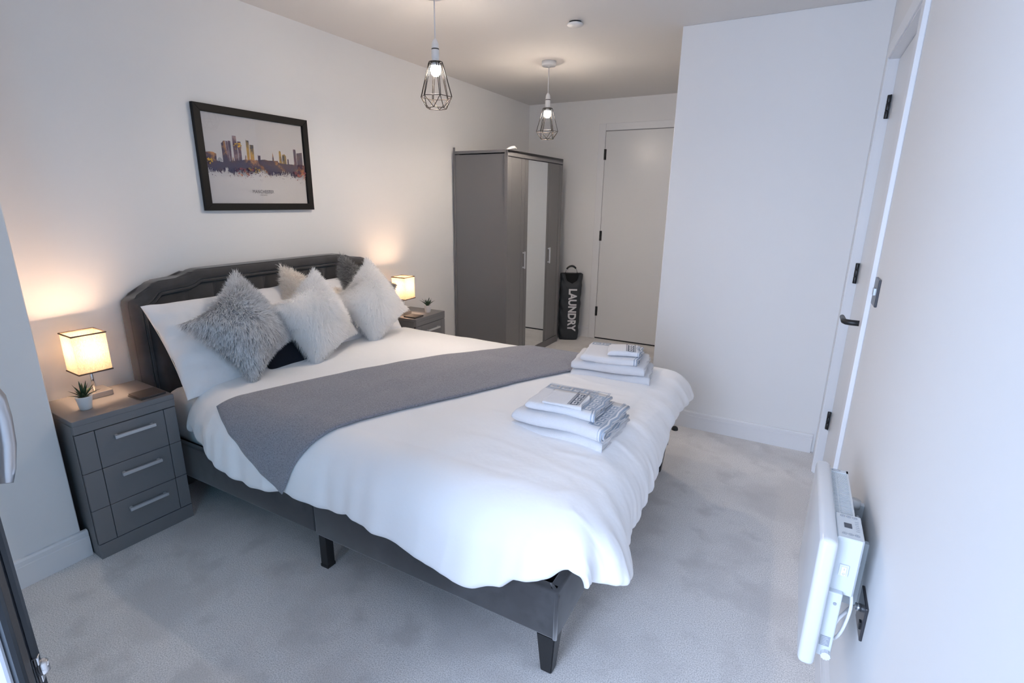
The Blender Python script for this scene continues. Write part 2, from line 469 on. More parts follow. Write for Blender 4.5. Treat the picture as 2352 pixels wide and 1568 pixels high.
# local: x along the leaf towards its free edge (0 = edge), y to the room-side face
bm = new(); T = .068
box(bm, -.085, -.004, -T / 2, T / 2, .02, 2.14, .004); box(bm, -LWID, -LWID + .08, -T / 2, T / 2, .02, 2.14, .004)
box(bm, -LWID + .08, -.085, -T / 2, T / 2, .02, .11, .003); box(bm, -LWID + .08, -.085, -T / 2, T / 2, 2.05, 2.14, .003)
obj('leaf_frame', bm, M_ALUW, d3)
obj('pane', boxm(-LWID + .08, -.085, -.012, .012, .11, 2.05), M_TINT, d3)
bm = new(); box(bm, -.006, .0, -T / 2 + .004, T / 2 - .002, .02, 2.14, .001, 1)
tube(bm, [(.001, -T / 2 + .008, .03), (.001, -T / 2 + .008, 2.13)], .006, 8)
tube(bm, [(.001, T / 2 - .010, .03), (.001, T / 2 - .010, 2.13)], .006, 8)
obj('edge_gasket', bm, M_ANTH, d3)
obj('lock_faceplate', boxm(-.002, .0015, -.009, .009, .06, 2.1), M_SLATE, d3)
bm = new(); lathe(bm, [(.005, 0), (.0075, .002), (.0075, .016), (.005, .018)], 14, (.007, .020, .842)); box(bm, .0, .007, .014, .026, .832, .87, .001)
obj('roller_cam', bm, M_CHROME, d3, True)
# lever handle on the room side, hanging down
bm = new()
hx0 = -.016
box(bm, hx0 - .012, hx0 + .012, T / 2, T / 2 + .010, 1.06, 1.24, .004)
pts = [(hx0, T / 2 + .006, 1.195), (hx0 + .002, T / 2 + .04, 1.199), (hx0 + .006, T / 2 + .075, 1.202), (hx0 + .009, T / 2 + .094, 1.196), (hx0 + .011, T / 2 + .104, 1.180), (hx0 + .011, T / 2 + .108, 1.15), (hx0 + .010, T / 2 + .104, 1.115), (hx0 + .008, T / 2 + .092, 1.085), (hx0 + .006, T / 2 + .084, 1.070)]
tube(bm, pts, [.012, .0125, .013, .013, .013, .0125, .012, .0105, .009], 14)
lathe(bm, [(.006, 0), (.006, .004), (.003, .005)], 12, (hx0, T / 2 + .010, 1.095))
obj('lever_handle', bm, M_SATIN, d3, True)

# ------------------------------------------------------------------ bed
BY0, BY1, BX = 1.012, 2.515, 2.190
bed = empty('bed', (0, 0, 0), 0, 'upholstered dark grey velvet double bed frame with shaped headboard', 'bed')
# headboard outline (y, z), left half then mirrored about HC
HC = 1.770
half = [(.985, .0), (.985, .955), (.990, .978), (1.003, .988), (1.030, .996), (1.055, 1.010), (1.078, 1.034), (1.098, 1.049), (1.128, 1.056), (1.205, 1.061), (1.245, 1.064), (1.270, 1.073), (1.292, 1.086), (1.318, 1.091), (1.40, 1.0915)]
out = half + [(2 * HC - y, z) for y, z in half[::-1]]
prism_pts = out
bm = prism(new(), prism_pts, 0, .012, .088, .010, 3)
obj('headboard', bm, M_VELVET, bed, True)
def inset(dist):
    # offset of the outline (keeping z at the bottom), simple normal offset
    P = [Vector((y, z)) for y, z in out]; R = []
    for i, p in enumerate(P):
        a = P[max(i - 1, 0)]; b = P[min(i + 1, len(P) - 1)]
        t = (b - a).normalized(); n = Vector((t.y, -t.x))
        R.append((p.x + n.x * dist, p.y + n.y * dist))
    R[0] = (R[0][0], 0.30); R[-1] = (R[-1][0], 0.30)
    return R
# raised border between outline and inner seam
o0, o1, o2 = inset(.004), inset(.018), inset(.048)
bm = new(); rows = []
for (pts, x) in ((inset(.003), .085), (inset(.010), .099), (inset(.03), .105), (inset(.046), .101), (inset(.052), .090)):
    rows.append([bm.verts.new((x, p[0], p[1])) for p in pts])
for A, B in zip(rows, rows[1:]):
    for i in range(len(A) - 1): bm.faces.new((A[i], A[i + 1], B[i + 1], B[i]))
obj('headboard_border', bm, M_VELVET, bed, True)
bm = tube(new(), [(.095, p[0], p[1]) for p in inset(.059)], .0065, 8)
obj('headboard_piping', bm, M_VELVET, bed, True)
# vertical channel panels following the inner seam
inn = inset(.068)
def ztop(y):
    ys = [p[0] for p in inn]; zs = [p[1] for p in inn]
    pr_ = [(a, b) for a, b in inn if b > .8]
    pr_.sort()
    return float(np.interp(y, [a for a, b in pr_], [b for a, b in pr_]))
ed = [1.056] + [1.237 + .142 * k for k in range(8)] + [2 * HC - 1.056]
for a, b in zip(ed, ed[1:]):
    nU, nV = 9, 12
    P = np.zeros((nU, nV, 3))
    for i in range(nU):
        u = i / (nU - 1); y = a + (b - a) * u
        zt = ztop(y)
        for j in range(nV):
            v = j / (nV - 1); z = .30 + (zt - .30) * v
            puff = 1.4 * (1 - abs(2 * u - 1) ** 6) * (1 - max(0, 2 * v - 1) ** 10)
            P[i, j] = (.087 + .010 * puff, y, z)
    obj('channel_panel', grid_mesh(P), M_VELVET, bed, True)
# rails: each side in two lengths, foot rail
RZ0, RZ1 = .150, .325
for (ya, yb) in ((BY0, BY0 + .035), (BY1 - .035, BY1)):
    obj('side_rail', boxm(.09, 1.145, ya + .003, yb - .003, RZ0 + .004, RZ1, .008, 2), M_VELVET, bed, True)
    obj('side_rail', boxm(1.149, BX - .003, ya, yb, RZ0, RZ1, .008, 2), M_VELVET, bed, True)
obj('foot_rail', boxm(BX - .036, BX, BY0 + .002, BY1 - .002, RZ0, RZ1, .008, 2), M_VELVET, bed, True)
for yy, s in ((BY0 - .001, 1), (BY1 + .001, -1)):
    obj('corner_piping', tube(new(), [(BX - .005, yy + s * .005, RZ0 + .003), (BX - .005, yy + s * .005, RZ1 - .012), (BX - .016, yy + s * .014, RZ1 - .004), (BX - .035, yy + s * .03, RZ1 - .006)], .0075, 8), M_VELVET, bed, True)
obj('slat_platform', boxm(.10, BX - .04, BY0 + .04, BY1 - .04, .27, .292), M_BLKWOOD, bed)
def leg(x, y, sx, sy):
    bm = new()
    A = [(0, 0), (.062, 0), (.062, .062), (0, .062)]; B = [(.012, .012), (.05, .012), (.05, .05), (.012, .05)]
    def w(p, z): return bm.verts.new((x + sx * p[0], y + sy * p[1], z))
    top = [w(p, RZ0 + .002) for p in A]; bot = [w(p, 0.0) for p in B]
    bm.faces.new(top); bm.faces.new(bot)
    for i in range(4): bm.faces.new((top[i], top[(i + 1) % 4], bot[(i + 1) % 4], bot[i]))
    bmesh.ops.bevel(bm, geom=bm.edges[:], offset=.003, segments=2, affect='EDGES')
    obj('leg', bm, M_BLKWOOD, bed)
leg(BX - .005, BY0 + .002, -1, 1); leg(BX - .005, BY1 - .002, -1, -1)
for y in (BY0 + .008, BY1 - .046):
    bm = boxm(1.155, 1.193, y, y + .038, .012, RZ0 + .01, .003); box(bm, 1.153, 1.195, y - .002, y + .040, 0, .014, .003)
    obj('leg', bm, M_BLACK, bed)
for y in (BY0 + .008, BY1 - .046): obj('leg', boxm(.10, .138, y, y + .038, 0, RZ0 + .01, .003), M_BLACK, bed)

mt = obj('mattress', boxm(.115, BX - .040, BY0 + .038, BY1 - .038, .293, .55, .05, 4), M_LINEN, None, True)
tag(mt, 'white sheeted mattress under the duvet on the grey bed', 'mattress')

# ---- duvet: cloth coordinates (a along the bed, b across) -> space
ZT, RR = .605, .165
A1, B1 = 2.150, 2.405
hem_x = [.38, .434, .475, .588, .672, .775, .871, .981, 1.062, 1.132, 1.234, 1.319, 1.395, 1.457, 1.511, 1.634, 1.754, 1.864, 1.94, 2.029, 2.067, 2.136, 2.3]
hem_z = [.42, .40, .363, .348, .319, .294, .286, .305, .330, .322, .326, .322, .336, .331, .321, .305, .270, .258, .266, .304, .345, .375, .43]
def b0_of(a): return 1.105 + .055 * np.clip((.62 - a) / .22, 0, 1)
def cloth(a, b, lift=0.0, detail=True, hemw=None):
    """a,b arrays of flat cloth coordinates; returns xyz and overshoot"""
    B0 = b0_of(a)
    dx = np.maximum(0, a - A1); dy = np.where(b < B0, b - B0, np.where(b > B1, b - B1, 0.0))
    h_ = np.hypot(dx, dy); d = (dx ** 12 + np.abs(dy) ** 12) ** (1 / 12); nx = np.where(h_ > 1e-9, dx / np.maximum(h_, 1e-9), 0); ny = np.where(h_ > 1e-9, dy / np.maximum(h_, 1e-9), 0)
    q = RR * PI / 2
    s = np.minimum(d, q); e = np.maximum(d - q, 0)
    o_ = RR * np.sin(s / RR) + e * .06; z_ = RR * (1 - np.cos(s / RR)) + e * .998
    ca = np.minimum(a, A1); cb = np.clip(b, B0, B1)
    u = (ca - .3) / 1.9; v = (cb - 1.1) / 1.3
    crown = .030 * np.clip(np.sin(np.clip(v, 0, 1) * PI), 0, 1) ** .6 * np.clip((A1 - ca) / .5, 0, 1) ** .5
    z = ZT + crown - z_
    if detail:
        hang = np.clip((d - .10) / .25, 0, 1)
        # gathers: gentle along the near side, stronger on the foot
        t_side = a; t_foot = b
        near = np.abs(ny) > np.abs(nx)
        g_side = .007 * np.sin(21 * a + 1.3 * np.sin(6 * a) + 2.0 * d) + .004 * np.sin(47 * a + 3 * np.sin(9 * a) + 5 * d)
        g_foot = .010 * noise2(b * 22 + 2 * d, b * 9 - d * 4, 13) + .006 * noise2(b * 55 + 6 * d, b * 10 + 4 * d, 17)
        rid = lambda x_, y_, sd: 1 - np.minimum(1, np.abs(noise2(x_, y_, sd, 2)) * 2.2)
        g_foot = g_foot + .007 * rid(b * 26 + 3 * d, d * 7 + b * 3, 31) + .004 * rid(b * 60 - 8 * d, d * 14, 37)
        g_side = g_side + .003 * rid(a * 30 + 5 * d, d * 8, 41)
        th = np.arctan2(nx, np.abs(ny) + 1e-9)
        wf = np.clip(nx ** 2, 0, 1)
        corner = np.clip(np.sin(2 * th), 0, 1) * (d > 0)
        g = hang * (g_side * (1 - wf) + g_foot * wf) + hang * corner * .020 * np.sin(9 * th + 1.0)
        o_ = o_ + g
        soft = noise2(a * 6, b * 6, 3) * .008 + noise2(a * 2.6 + b * 16, b * 5, 5) * .0022 + noise2(a * 20, b * 4 - a * 9, 9) * .0018 + .003 * np.clip((a - 1.5) / .5, 0, 1) * (1 - np.minimum(1, np.abs(noise2(a * 9 - b * 5, b * 22 + a * 6, 43, 2)) * 2.5))
        z = z + soft * np.clip(1 - z_ / .2, .25, 1)
        # straight creases running over the foot edge
        z = z + .004 * wf * np.clip(d / .1, 0, 1) * noise2(b * 30, b * 12 + a * 3, 23)
    ox = RR * np.sin(np.minimum(dx, q) / RR) + np.maximum(dx - q, 0) * .06; oy = RR * np.sin(np.minimum(np.abs(dy), q) / RR) + np.maximum(np.abs(dy) - q, 0) * .06
    o0_ = RR * np.sin(s / RR) + e * .06; g_ = o_ - o0_
    x = ca + .82 * nx * o0_ + .18 * ox + nx * g_; y = cb + .82 * ny * o0_ + .18 * np.sign(dy) * oy + ny * g_
    cn = np.clip(dx / q, 0, 1.2) * np.clip(-dy / q, 0, 1.2)
    x = x + .040 * np.exp(-((b - 1.10) / .11) ** 2) * np.clip(dx / q, 0, 1.3) ** 2
    # lift along the rough normal
    fz = np.cos(np.minimum(s / RR, PI / 2)); fo = np.sin(np.minimum(s / RR, PI / 2))
    x = x + nx * fo * lift; y = y + ny * fo * lift; z = z + fz * lift
    return np.stack([x, y, z], -1), d

def make_duvet():
    n, m = 330, 300
    # parameter grid: u in [0,1] along a, v in [0,1] across
    U, V = np.meshgrid(np.linspace(0, 1, n), np.linspace(0, 1, m), indexing='ij')
    q = RR * PI / 2
    foot_drop = q + np.interp(V, [0, .16, .37, .44, .58, .68, .84, 1], [.055, .09, .065, .045, -.030, -.045, -.01, 0])
    a_end = A1 + foot_drop
    a = .37 + (a_end - .37) * U
    hz = np.interp(np.clip(a, 0, 2.3), hem_x, hem_z)
    near_drop = q + np.maximum(ZT - RR - hz, .0)
    B0 = b0_of(a)
    far_drop = q + .02 + .02 * np.sin(6 * a)
    bs = B0 - near_drop; be = B1 + far_drop
    b = bs + (be - bs) * V
    P, d = cloth(a, b)
    # roll the hem under a little so that the edge looks filled
    edge = np.minimum.reduce([(b - bs), (be - b), (a_end - a)])
    k = np.clip(1 - edge / .05, 0, 1) ** 2
    dx = np.maximum(0, a - A1); dy = np.where(b < B0, b - B0, np.where(b > B1, b - B1, 0.0)); dd = np.maximum(np.hypot(dx, dy), 1e-6)
    P[..., 0] -= dx / dd * k * .028; P[..., 1] -= dy / dd * k * .028; P[..., 2] += k * .012
    # head edge rounds down to the mattress
    kh = np.clip(1 - (a - .37) / .05, 0, 1)
    P[..., 2] -= kh ** 2 * .040
    return P
DP = make_duvet()
dv = obj('duvet', grid_mesh(DP), M_LINEN, None, True)
md = dv.modifiers.new('thickness', 'SOLIDIFY'); md.thickness = .012; md.offset = -1
tag(dv, 'plump white cotton duvet spread over the bed and hanging at the foot', 'duvet')

# ---- grey wool runner laid slantwise over the duvet
def make_runner():
    A0 = np.array((.615, 1.005)); d = np.array((.452, .892)); e = np.array((.892, -.452))
    n, m = 150, 60
    S, T_ = np.meshgrid(np.linspace(0, 1.86, n), np.linspace(0, .535, m), indexing='ij')
    bend = .02 * np.sin(S * 1.7)
    a = A0[0] + d[0] * S + e[0] * (T_ + bend); b = A0[1] + d[1] * S + e[1] * (T_ + bend)
    P, _ = cloth(a, b, lift=.010)
    P2, _ = cloth(a, b, lift=.0055)
    edge = np.minimum.reduce([S, 1.86 - S, T_, .535 - T_]); k = np.clip(edge / .01, 0, 1)[..., None]
    return P2 + (P - P2) * np.sqrt(k)
rn = obj('bed_runner', grid_mesh(make_runner()), M_RUNNER, None, True)
md = rn.modifiers.new('thickness', 'SOLIDIFY'); md.thickness = .0045; md.offset = -1
tag(rn, 'grey flecked wool runner lying slantwise across the white duvet', 'blanket')

# ------------------------------------------------------------------ pillows and cushions
def pillow_grid(w, h, T, pin, n=44, pw=.42, seed=0, wr=.004):
    t = np.sin(np.linspace(-PI / 2, PI / 2, n))
    U, V = np.meshgrid(t, t, indexing='ij')
    X = w / 2 * U * (1 - pin * (1 - V ** 2) * U ** 2); Y = h / 2 * V * (1 - pin * (1 - U ** 2) * V ** 2)
    Z = T * np.clip((1 - U ** 2) * (1 - V ** 2), 0, 1) ** pw
    Z = Z + wr * noise2(X * 22, Y * 22, seed) * np.clip((1 - U ** 2) * (1 - V ** 2), 0, 1) ** .3
    Zb = -T * .8 * np.clip((1 - U ** 2) * (1 - V ** 2), 0, 1) ** pw
    return np.stack([X, Y, Z], -1), np.stack([X, Y, Zb], -1)

def pillow_bm(top, bot):
    bm = new()
    n = top.shape[0]
    for P, flip in ((top, False), (bot, True)):
        vs = [[bm.verts.new(P[i, j]) for j in range(n)] for i in range(n)]
        for i in range(n - 1):
            for j in range(n - 1):
                f = (vs[i][j], vs[i + 1][j], vs[i + 1][j + 1], vs[i][j + 1])
                bm.faces.new(f[::-1] if flip else f)
    bmesh.ops.remove_doubles(bm, verts=bm.verts, dist=1e-5)
    return bm

def frame_from(az, el, spin):
    a, e, t = map(math.radians, (az, el, spin))
    n = Vector((math.cos(a) * math.cos(e), math.sin(a) * math.cos(e), math.sin(e)))
    h = Vector((-math.sin(a), math.cos(a), 0)); v = n.cross(h)
    e1 = h * math.cos(t) + v * math.sin(t); e2 = -h * math.sin(t) + v * math.cos(t)
    return e1, e2, n
def pose(o, c, az, el, spin):
    e1, e2, n = frame_from(az, el, spin)
    m = Matrix((e1, e2, n)).transposed().to_4x4(); m.translation = Vector(c)
    o.matrix_world = m

def bed_pillow(c, label, seed, el=33, w=.77, h=.465, az=0, spin=0):
    t, b = pillow_grid(w, h, .10, .05, 90, .46, seed, .009)
    # end gathers
    X, Y = t[..., 0], t[..., 1]
    k = np.clip((np.abs(X) / (w / 2) - .55) / .4, 0, 1)
    t[..., 2] += .0045 * noise2(X * 9 + Y * 5, Y * 34 - X * 6, seed + 3) * np.clip(1 - (np.abs(X) / (w / 2)) ** 8, 0, 1)
    t[..., 2] += k * (.010 * np.sin(Y * 42 + 4 * np.sin(X * 9) + seed) + .006 * np.sin(Y * 85 + X * 20)) * np.clip(1 - (np.abs(X) / (w / 2)) ** 12, 0, 1)
    o = obj('pillow', pillow_bm(t, b), M_PILLOW, None, True)
    pose(o, c, az, el, spin)
    return tag(o, label, 'pillow', 'white bed pillows against the headboard')
bed_pillow((.300, 1.378, .772), 'white pillow at the near end of the headboard, fully in view', 4)
bed_pillow((.285, 2.085, .765), 'white pillow at the far end, behind the pale fur cushions', 8, w=.70)

def fur_cushion(c, az, el, spin, s, root, tip, label, seed, n=17000, L=.031):
    r = np.random.default_rng(seed)
    side = s * math.sqrt(2)
    root_o = empty('fur_cushion', (0, 0, 0), 0, label, 'cushion', 'long haired fur cushions on the bed')
    t, b = pillow_grid(side, side, .115, .24, 40, .55, seed, .010)
    m = fur_mat('fur_%d' % seed, root, tip)
    obj('cover', pillow_bm(t, b), mat('cover_%d' % seed, root, .9, spec=.1), root_o, True)
    # strands
    allv, allf, tone, base = [], [], [], 0
    for P, sg, cnt in ((t, 1, n), (b, -1, n // 3)):
        N_ = P.shape[0]
        gx = np.gradient(P, axis=0); gy = np.gradient(P, axis=1)
        nn = np.cross(gx, gy) * sg; nn /= np.maximum(np.linalg.norm(nn, axis=-1, keepdims=True), 1e-9)
        # area weighted choice over cells
        ar = np.linalg.norm(np.cross(gx, gy), axis=-1)[:-1, :-1].ravel() + 1e-9
        idx = r.choice(len(ar), cnt, p=ar / ar.sum())
        i, j = idx // (N_ - 1), idx % (N_ - 1)
        fu, fv = r.random(cnt)[:, None], r.random(cnt)[:, None]
        p = (P[i, j] * (1 - fu) + P[i + 1, j] * fu) * (1 - fv) + (P[i, j + 1] * (1 - fu) + P[i + 1, j + 1] * fu) * fv
        nv = nn[i, j]
        # push normals outward near the rim
        rim = np.clip((np.maximum(np.abs(p[:, 0]), np.abs(p[:, 1])) / (side / 2) - .72) / .25, 0, 1)[:, None]
        outw = p * np.array((1, 1, 0)); outw /= np.maximum(np.linalg.norm(outw, axis=1, keepdims=True), 1e-6)
        fx = noise2(p[:, 0] * 13, p[:, 1] * 13, seed + 1, 2); fy = noise2(p[:, 0] * 13, p[:, 1] * 13, seed + 2, 2)
        # comb direction in world-down plus swirl
        e1, e2, _ = frame_from(az, el, spin + 45)
        down = np.array((-e1.z, -e2.z, 0.0)); down /= np.linalg.norm(down)
        flow = down * .75 + np.stack([fx, fy, np.zeros(cnt)], -1) * .9 + outw * .45
        jit = r.normal(0, .13, (cnt, 3))
        # strands gather in small locks: every lock shares a lean and a tone
        lk = np.floor(p[:, :2] / .011 + r.normal(0, .18, (cnt, 2))).astype(int)
        hsh = ((lk[:, 0] * 73856093) ^ (lk[:, 1] * 19349663)) % 4096
        lt = r.normal(0, 1, (4096, 4))
        jit = jit + lt[hsh][:, :3] * .14
        d0 = nv * .50 + flow * .65 + outw * rim * .9 + jit
        d0 /= np.linalg.norm(d0, axis=1, keepdims=True)
        d1 = d0 * .5 + flow * .75 + outw * rim * .5 + r.normal(0, .25, (cnt, 3)); d1 /= np.linalg.norm(d1, axis=1, keepdims=True)
        ln = (L * (.65 + .6 * r.random(cnt)))[:, None]
        q0 = p - nv * .002; q1 = p + d0 * ln * .42; q2 = q1 + (d0 * .4 + d1 * .6) * ln * .33; q3 = q2 + d1 * ln * .32
        wv = np.cross(nv, d0); wv /= np.maximum(np.linalg.norm(wv, axis=1, keepdims=True), 1e-6)
        w = (.00085 + .0006 * r.random(cnt))[:, None]
        V_ = np.stack([q0 - wv * w, q0 + wv * w, q1 - wv * w, q1 + wv * w, q2 - wv * w * .75, q2 + wv * w * .75, q3], 1)
        k = np.arange(cnt)[:, None] * 7 + base
        allv.append(V_.reshape(-1, 3))
        allf.append(np.concatenate([k + np.array([[0, 1, 3]]), k + np.array([[0, 3, 2]]), k + np.array([[2, 3, 5]]), k + np.array([[2, 5, 4]]), k + np.array([[4, 5, 6]])]))
        tn = np.clip(r.normal(.0, .12, cnt) + lt[hsh][:, 3] * .13, -.6, .5)[:, None] + np.array([[.05, .05, .45, .45, .8, .8, 1.0]])
        tone.append(np.clip(tn, 0, 1).ravel()); base += cnt * 7
    v = np.concatenate(allv); f = np.concatenate(allf); tn = np.concatenate(tone)
    me = bpy.data.meshes.new('fur')
    me.vertices.add(len(v)); me.vertices.foreach_set('co', v.ravel())
    me.loops.add(len(f) * 3); me.loops.foreach_set('vertex_index', f.ravel().astype(np.int32))
    me.polygons.add(len(f)); me.polygons.foreach_set('loop_start', np.arange(0, len(f) * 3, 3, dtype=np.int32))
    me.update(calc_edges=True)
    at = me.attributes.new('tone', 'FLOAT', 'POINT'); at.data.foreach_set('value', tn.astype(np.float32))
    me.polygons.foreach_set('use_smooth', [True] * len(f))
    me.materials.append(m)
    fo = bpy.data.objects.new('fur', me); COL.objects.link(fo); fo.parent = root_o; fo['kind'] = 'stuff'
    pose(root_o, c, az, el, spin + 45)
    return root_o
GREY_R, GREY_T = (0.46, 0.46, 0.47), (0.93, 0.935, 0.945)
WHT_R, WHT_T = (0.93, 0.92, 0.91), (0.99, 0.985, 0.98)
CRM_R, CRM_T = (0.90, 0.85, 0.79), (0.98, 0.94, 0.89)
fur_cushion((.43, 1.292, .838), 4, 27, -17, .282, GREY_R, GREY_T, 'mid grey fur cushion leaning on the near white pillow', 21)
fur_cushion((.49, 1.650, .820), 6, 22, -25, .282, WHT_R, WHT_T, 'white fur cushion in the middle, right of the near grey one', 22)
fur_cushion((.475, 2.080, .830), -6, 20, -14, .272, WHT_R, WHT_T, 'white fur cushion at the far end, nearest the far lamp', 23)
fur_cushion((.315, 1.765, .835), 0, 22, 17, .268, CRM_R, CRM_T, 'cream fur cushion peeking out behind the middle white one', 24, 14000)
fur_cushion((.285, 2.19, .825), -13, 20, 12, .285, (0.20, 0.20, 0.20), (0.48, 0.48, 0.48), 'dark grey fur cushion behind the far white one', 25, 12000)
t, b = pillow_grid(.40, .26, .05, .05, 30, .42, 3, .006)
o = obj('pillow', pillow_bm(t, b), M_NAVY, None, True); pose(o, (.42, 1.56, .690), 0, 40, 0)
tag(o, 'dark navy cloth pillow mostly hidden between grey and white fur cushions', 'pillow')

# ------------------------------------------------------------------ towels
def towel(x0, x1, y0, y1, z0, th, rz, name_label, seed, layers=2, sag=.004, place=None, bands=(), ends=None):
    """U-folded towel: smooth fold at the front (local -y), open layers at the back and on both ends.
    place = (cx, cy) of the stack; bands: list of (where, material, style)"""
    r = random.Random(seed)
    cx, cy = place
    root = empty('towel', (cx, cy, z0), rz, name_label, 'towel')
    w = x1 - x0; dpt = y1 - y0
    lt = th / (2 * layers)
    def wav(x, y, z): return (noise2(np.array(x * 12.0), np.array(y * 12.0), seed, 2)) * sag * 1.7
    topf = []
    for L_ in range(layers):
        ro = th / 2 - L_ * lt           # outer radius of this layer's U
        ri = ro - lt * .92
        xs0, xs1 = x0 + r.uniform(-.004, .004) + .004 * L_, x1 + r.uniform(-.005, .005) - .006 * L_
        yb = y1 - r.uniform(0, .02)
        cz = th / 2; yc = y0 + th / 2
        def path(rad):
            pts = [(yb, cz - rad)]
            for k in range(1, 6): pts.append((yb + (yc - yb) * k / 6, cz - rad))
            for k in range(0, 9):
                a_ = -PI / 2 - PI * k / 8
                pts.append((yc + math.cos(a_) * rad * 1.0, cz + math.sin(a_) * rad))
            for k in range(1, 7): pts.append((yc + (yb - .01 - yc) * k / 6, cz + rad))
            return pts
        po, pi = path(ro), path(max(ri, .0008))
        nx = 54
        ring = po + pi[::-1]
        P = np.zeros((nx, len(ring), 3))
        for i in range(nx):
            u = i / (nx - 1); x = xs0 + (xs1 - xs0) * u
            endr = min(u, 1 - u) * (xs1 - xs0)
            sq = 1.0
            for j, (yy, zz) in enumerate(ring):
                dz = float(wav(x, yy, zz)) * (zz / th) * 1.2
                ex = .005 * math.sin(yy * 60 + L_ * 2 + seed) * (1 if u > .5 else .6) * (1 if endr < .02 else 0)
                lend = max(0.0, 1 - (x - xs0) / .018); rend = max(0.0, 1 - (xs1 - x) / .010)
                sq = 1 - .45 * lend ** 2 - .10 * rend ** 2
                P[i, j] = (x + ex, yy + .006 * math.sin(x * 23 + seed) + .004 * math.sin(x * 9 + 2 * seed), zz * sq + dz * (1 - lend) + th * .16 * lend ** 2)
        v, f = grid_mesh(np.concatenate([P, P[:, :1]], 1))
        bm = new(); vs = [bm.verts.new(p) for p in v]
        for q in f:
            fc = bm.faces.new([vs[k] for k in q])
            ci = min(q) // (len(ring) + 1)
            if ends is not None and ci in (nx - 2, nx - 4): fc.material_index = 1
        m_ = len(ring) + 1
        for i in (0, nx - 1):
            for j in range(len(po) - 1):
                a0, a1, b1, b0 = i * m_ + j, i * m_ + j + 1, i * m_ + len(ring) - 2 - j, i * m_ + len(ring) - 1 - j
                try: bm.faces.new((vs[a0], vs[a1], vs[b1], vs[b0]))
                except ValueError: pass
        bmesh.ops.remove_doubles(bm, verts=bm.verts, dist=1e-5)
        obj('towel_fold', bm, [M_TOWEL, ends or M_TOWEL], root, True)
    def ztop_(x, y): return th + float(wav(x, y, th)) * 1.2 + .0006
    for (kind, pos, wd, m) in bands:
        bm = new()
        def quad(p):  # polygon in local x,y laid on the top surface, finely cut
            bm.faces.new([bm.verts.new((q[0], q[1], ztop_(*q))) for q in p])
        def strip(s0, s1, t0, t1):
            # s along the band, t across it; cut along s
            n = max(1, int((s1 - s0) / .02) + 1)
            for k in range(n):
                sa, sb = s0 + (s1 - s0) * k / n, s0 + (s1 - s0) * (k + 1) / n
                if kind == 'x':   # band runs along y at x = pos
                    quad([(pos + t0, sa), (pos + t1, sa), (pos + t1, sb), (pos + t0, sb)])
                else:             # band runs along x at y = pos
                    quad([(sa, pos + t0), (sa, pos + t1), (sb, pos + t1), (sb, pos + t0)])
        s0, s1 = (y0 + th * .6, y1 - .012) if kind == 'x' else (x0 + .012, x1 - .012)
        strip(s0, s1, 0, wd * .05); strip(s0, s1, wd * .10, wd * .14); strip(s0, s1, wd * .86, wd * .90); strip(s0, s1, wd * .95, wd)
        # greek key
        per = wd * .85; k = 0; g = wd * .64 / 5; tb = wd * .18
        s = s0
        while s + per < s1:
            c = per / 6
            key = [(0, 5, 0, 1), (0, 1, 1, 5), (0, 5, 4, 5), (4, 5, 2, 5), (2, 5, 2, 3)]
            for (sa, sb, ta, tb2) in key: strip(s + sa * c, s + sb * c, tb + ta * g, tb + tb2 * g)
            strip(s + 5 * c, s + 6 * c, tb, tb + g)
            s += per
        obj('woven_border', bm, m, root)
    # striped band ends seen on the +x end of the layers
    return root

# near stack
NS = (2.000, 1.545); nz = .597; nr = math.radians(-2)
t1 = towel(-.190, .185, -.150, .150, nz, .036, nr, 'thick white bath towel, lowest of the near stack', 31, 2, .004, NS)
t2 = towel(-.178, .182, -.145, .150, nz + .037, .050, nr, 'white bath towel second from the bottom of the near stack', 32, 3, .004, NS, [('x', .112, .050, M_BAND)], M_BAND)
t3 = towel(-.150, .120, -.110, .130, nz + .089, .032, nr + .05, 'white hand towel with blue key pattern, third in the near stack', 33, 2, .003, NS, [('y', .055, .06, M_BAND), ('x', .062, .05, M_BAND)], M_BAND)
t4 = towel(-.085, .065, -.105, .060, nz + .123, .014, nr + .10, 'small white face cloth with dark key band topping the near stack', 34, 1, .003, NS, [('x', .010, .045, M_BANDD)])
# far stack
FS = (1.945, 2.220); fz = .604; fr = math.radians(9)
u1 = towel(-.190, .185, -.135, .140, fz, .042, fr, 'thick white bath towel, lowest of the far stack', 41, 2, .004, FS)
u2 = towel(-.190, .165, -.130, .145, fz + .043, .044, fr, 'white bath towel second from the bottom of the far stack', 42, 2, .004, FS)
u3 = towel(-.140, .125, -.125, .140, fz + .089, .034, fr, 'white hand towel with blue key pattern, third in the far stack', 43, 2, .003, FS, [('y', .065, .06, M_BAND)], M_BAND)
u4 = towel(-.030, .115, -.105, .060, fz + .125, .022, fr + .12, 'small white face cloth with dark key band topping the far stack', 44, 2, .003, FS, [('x', .055, .045, M_BANDD)], M_BAND)

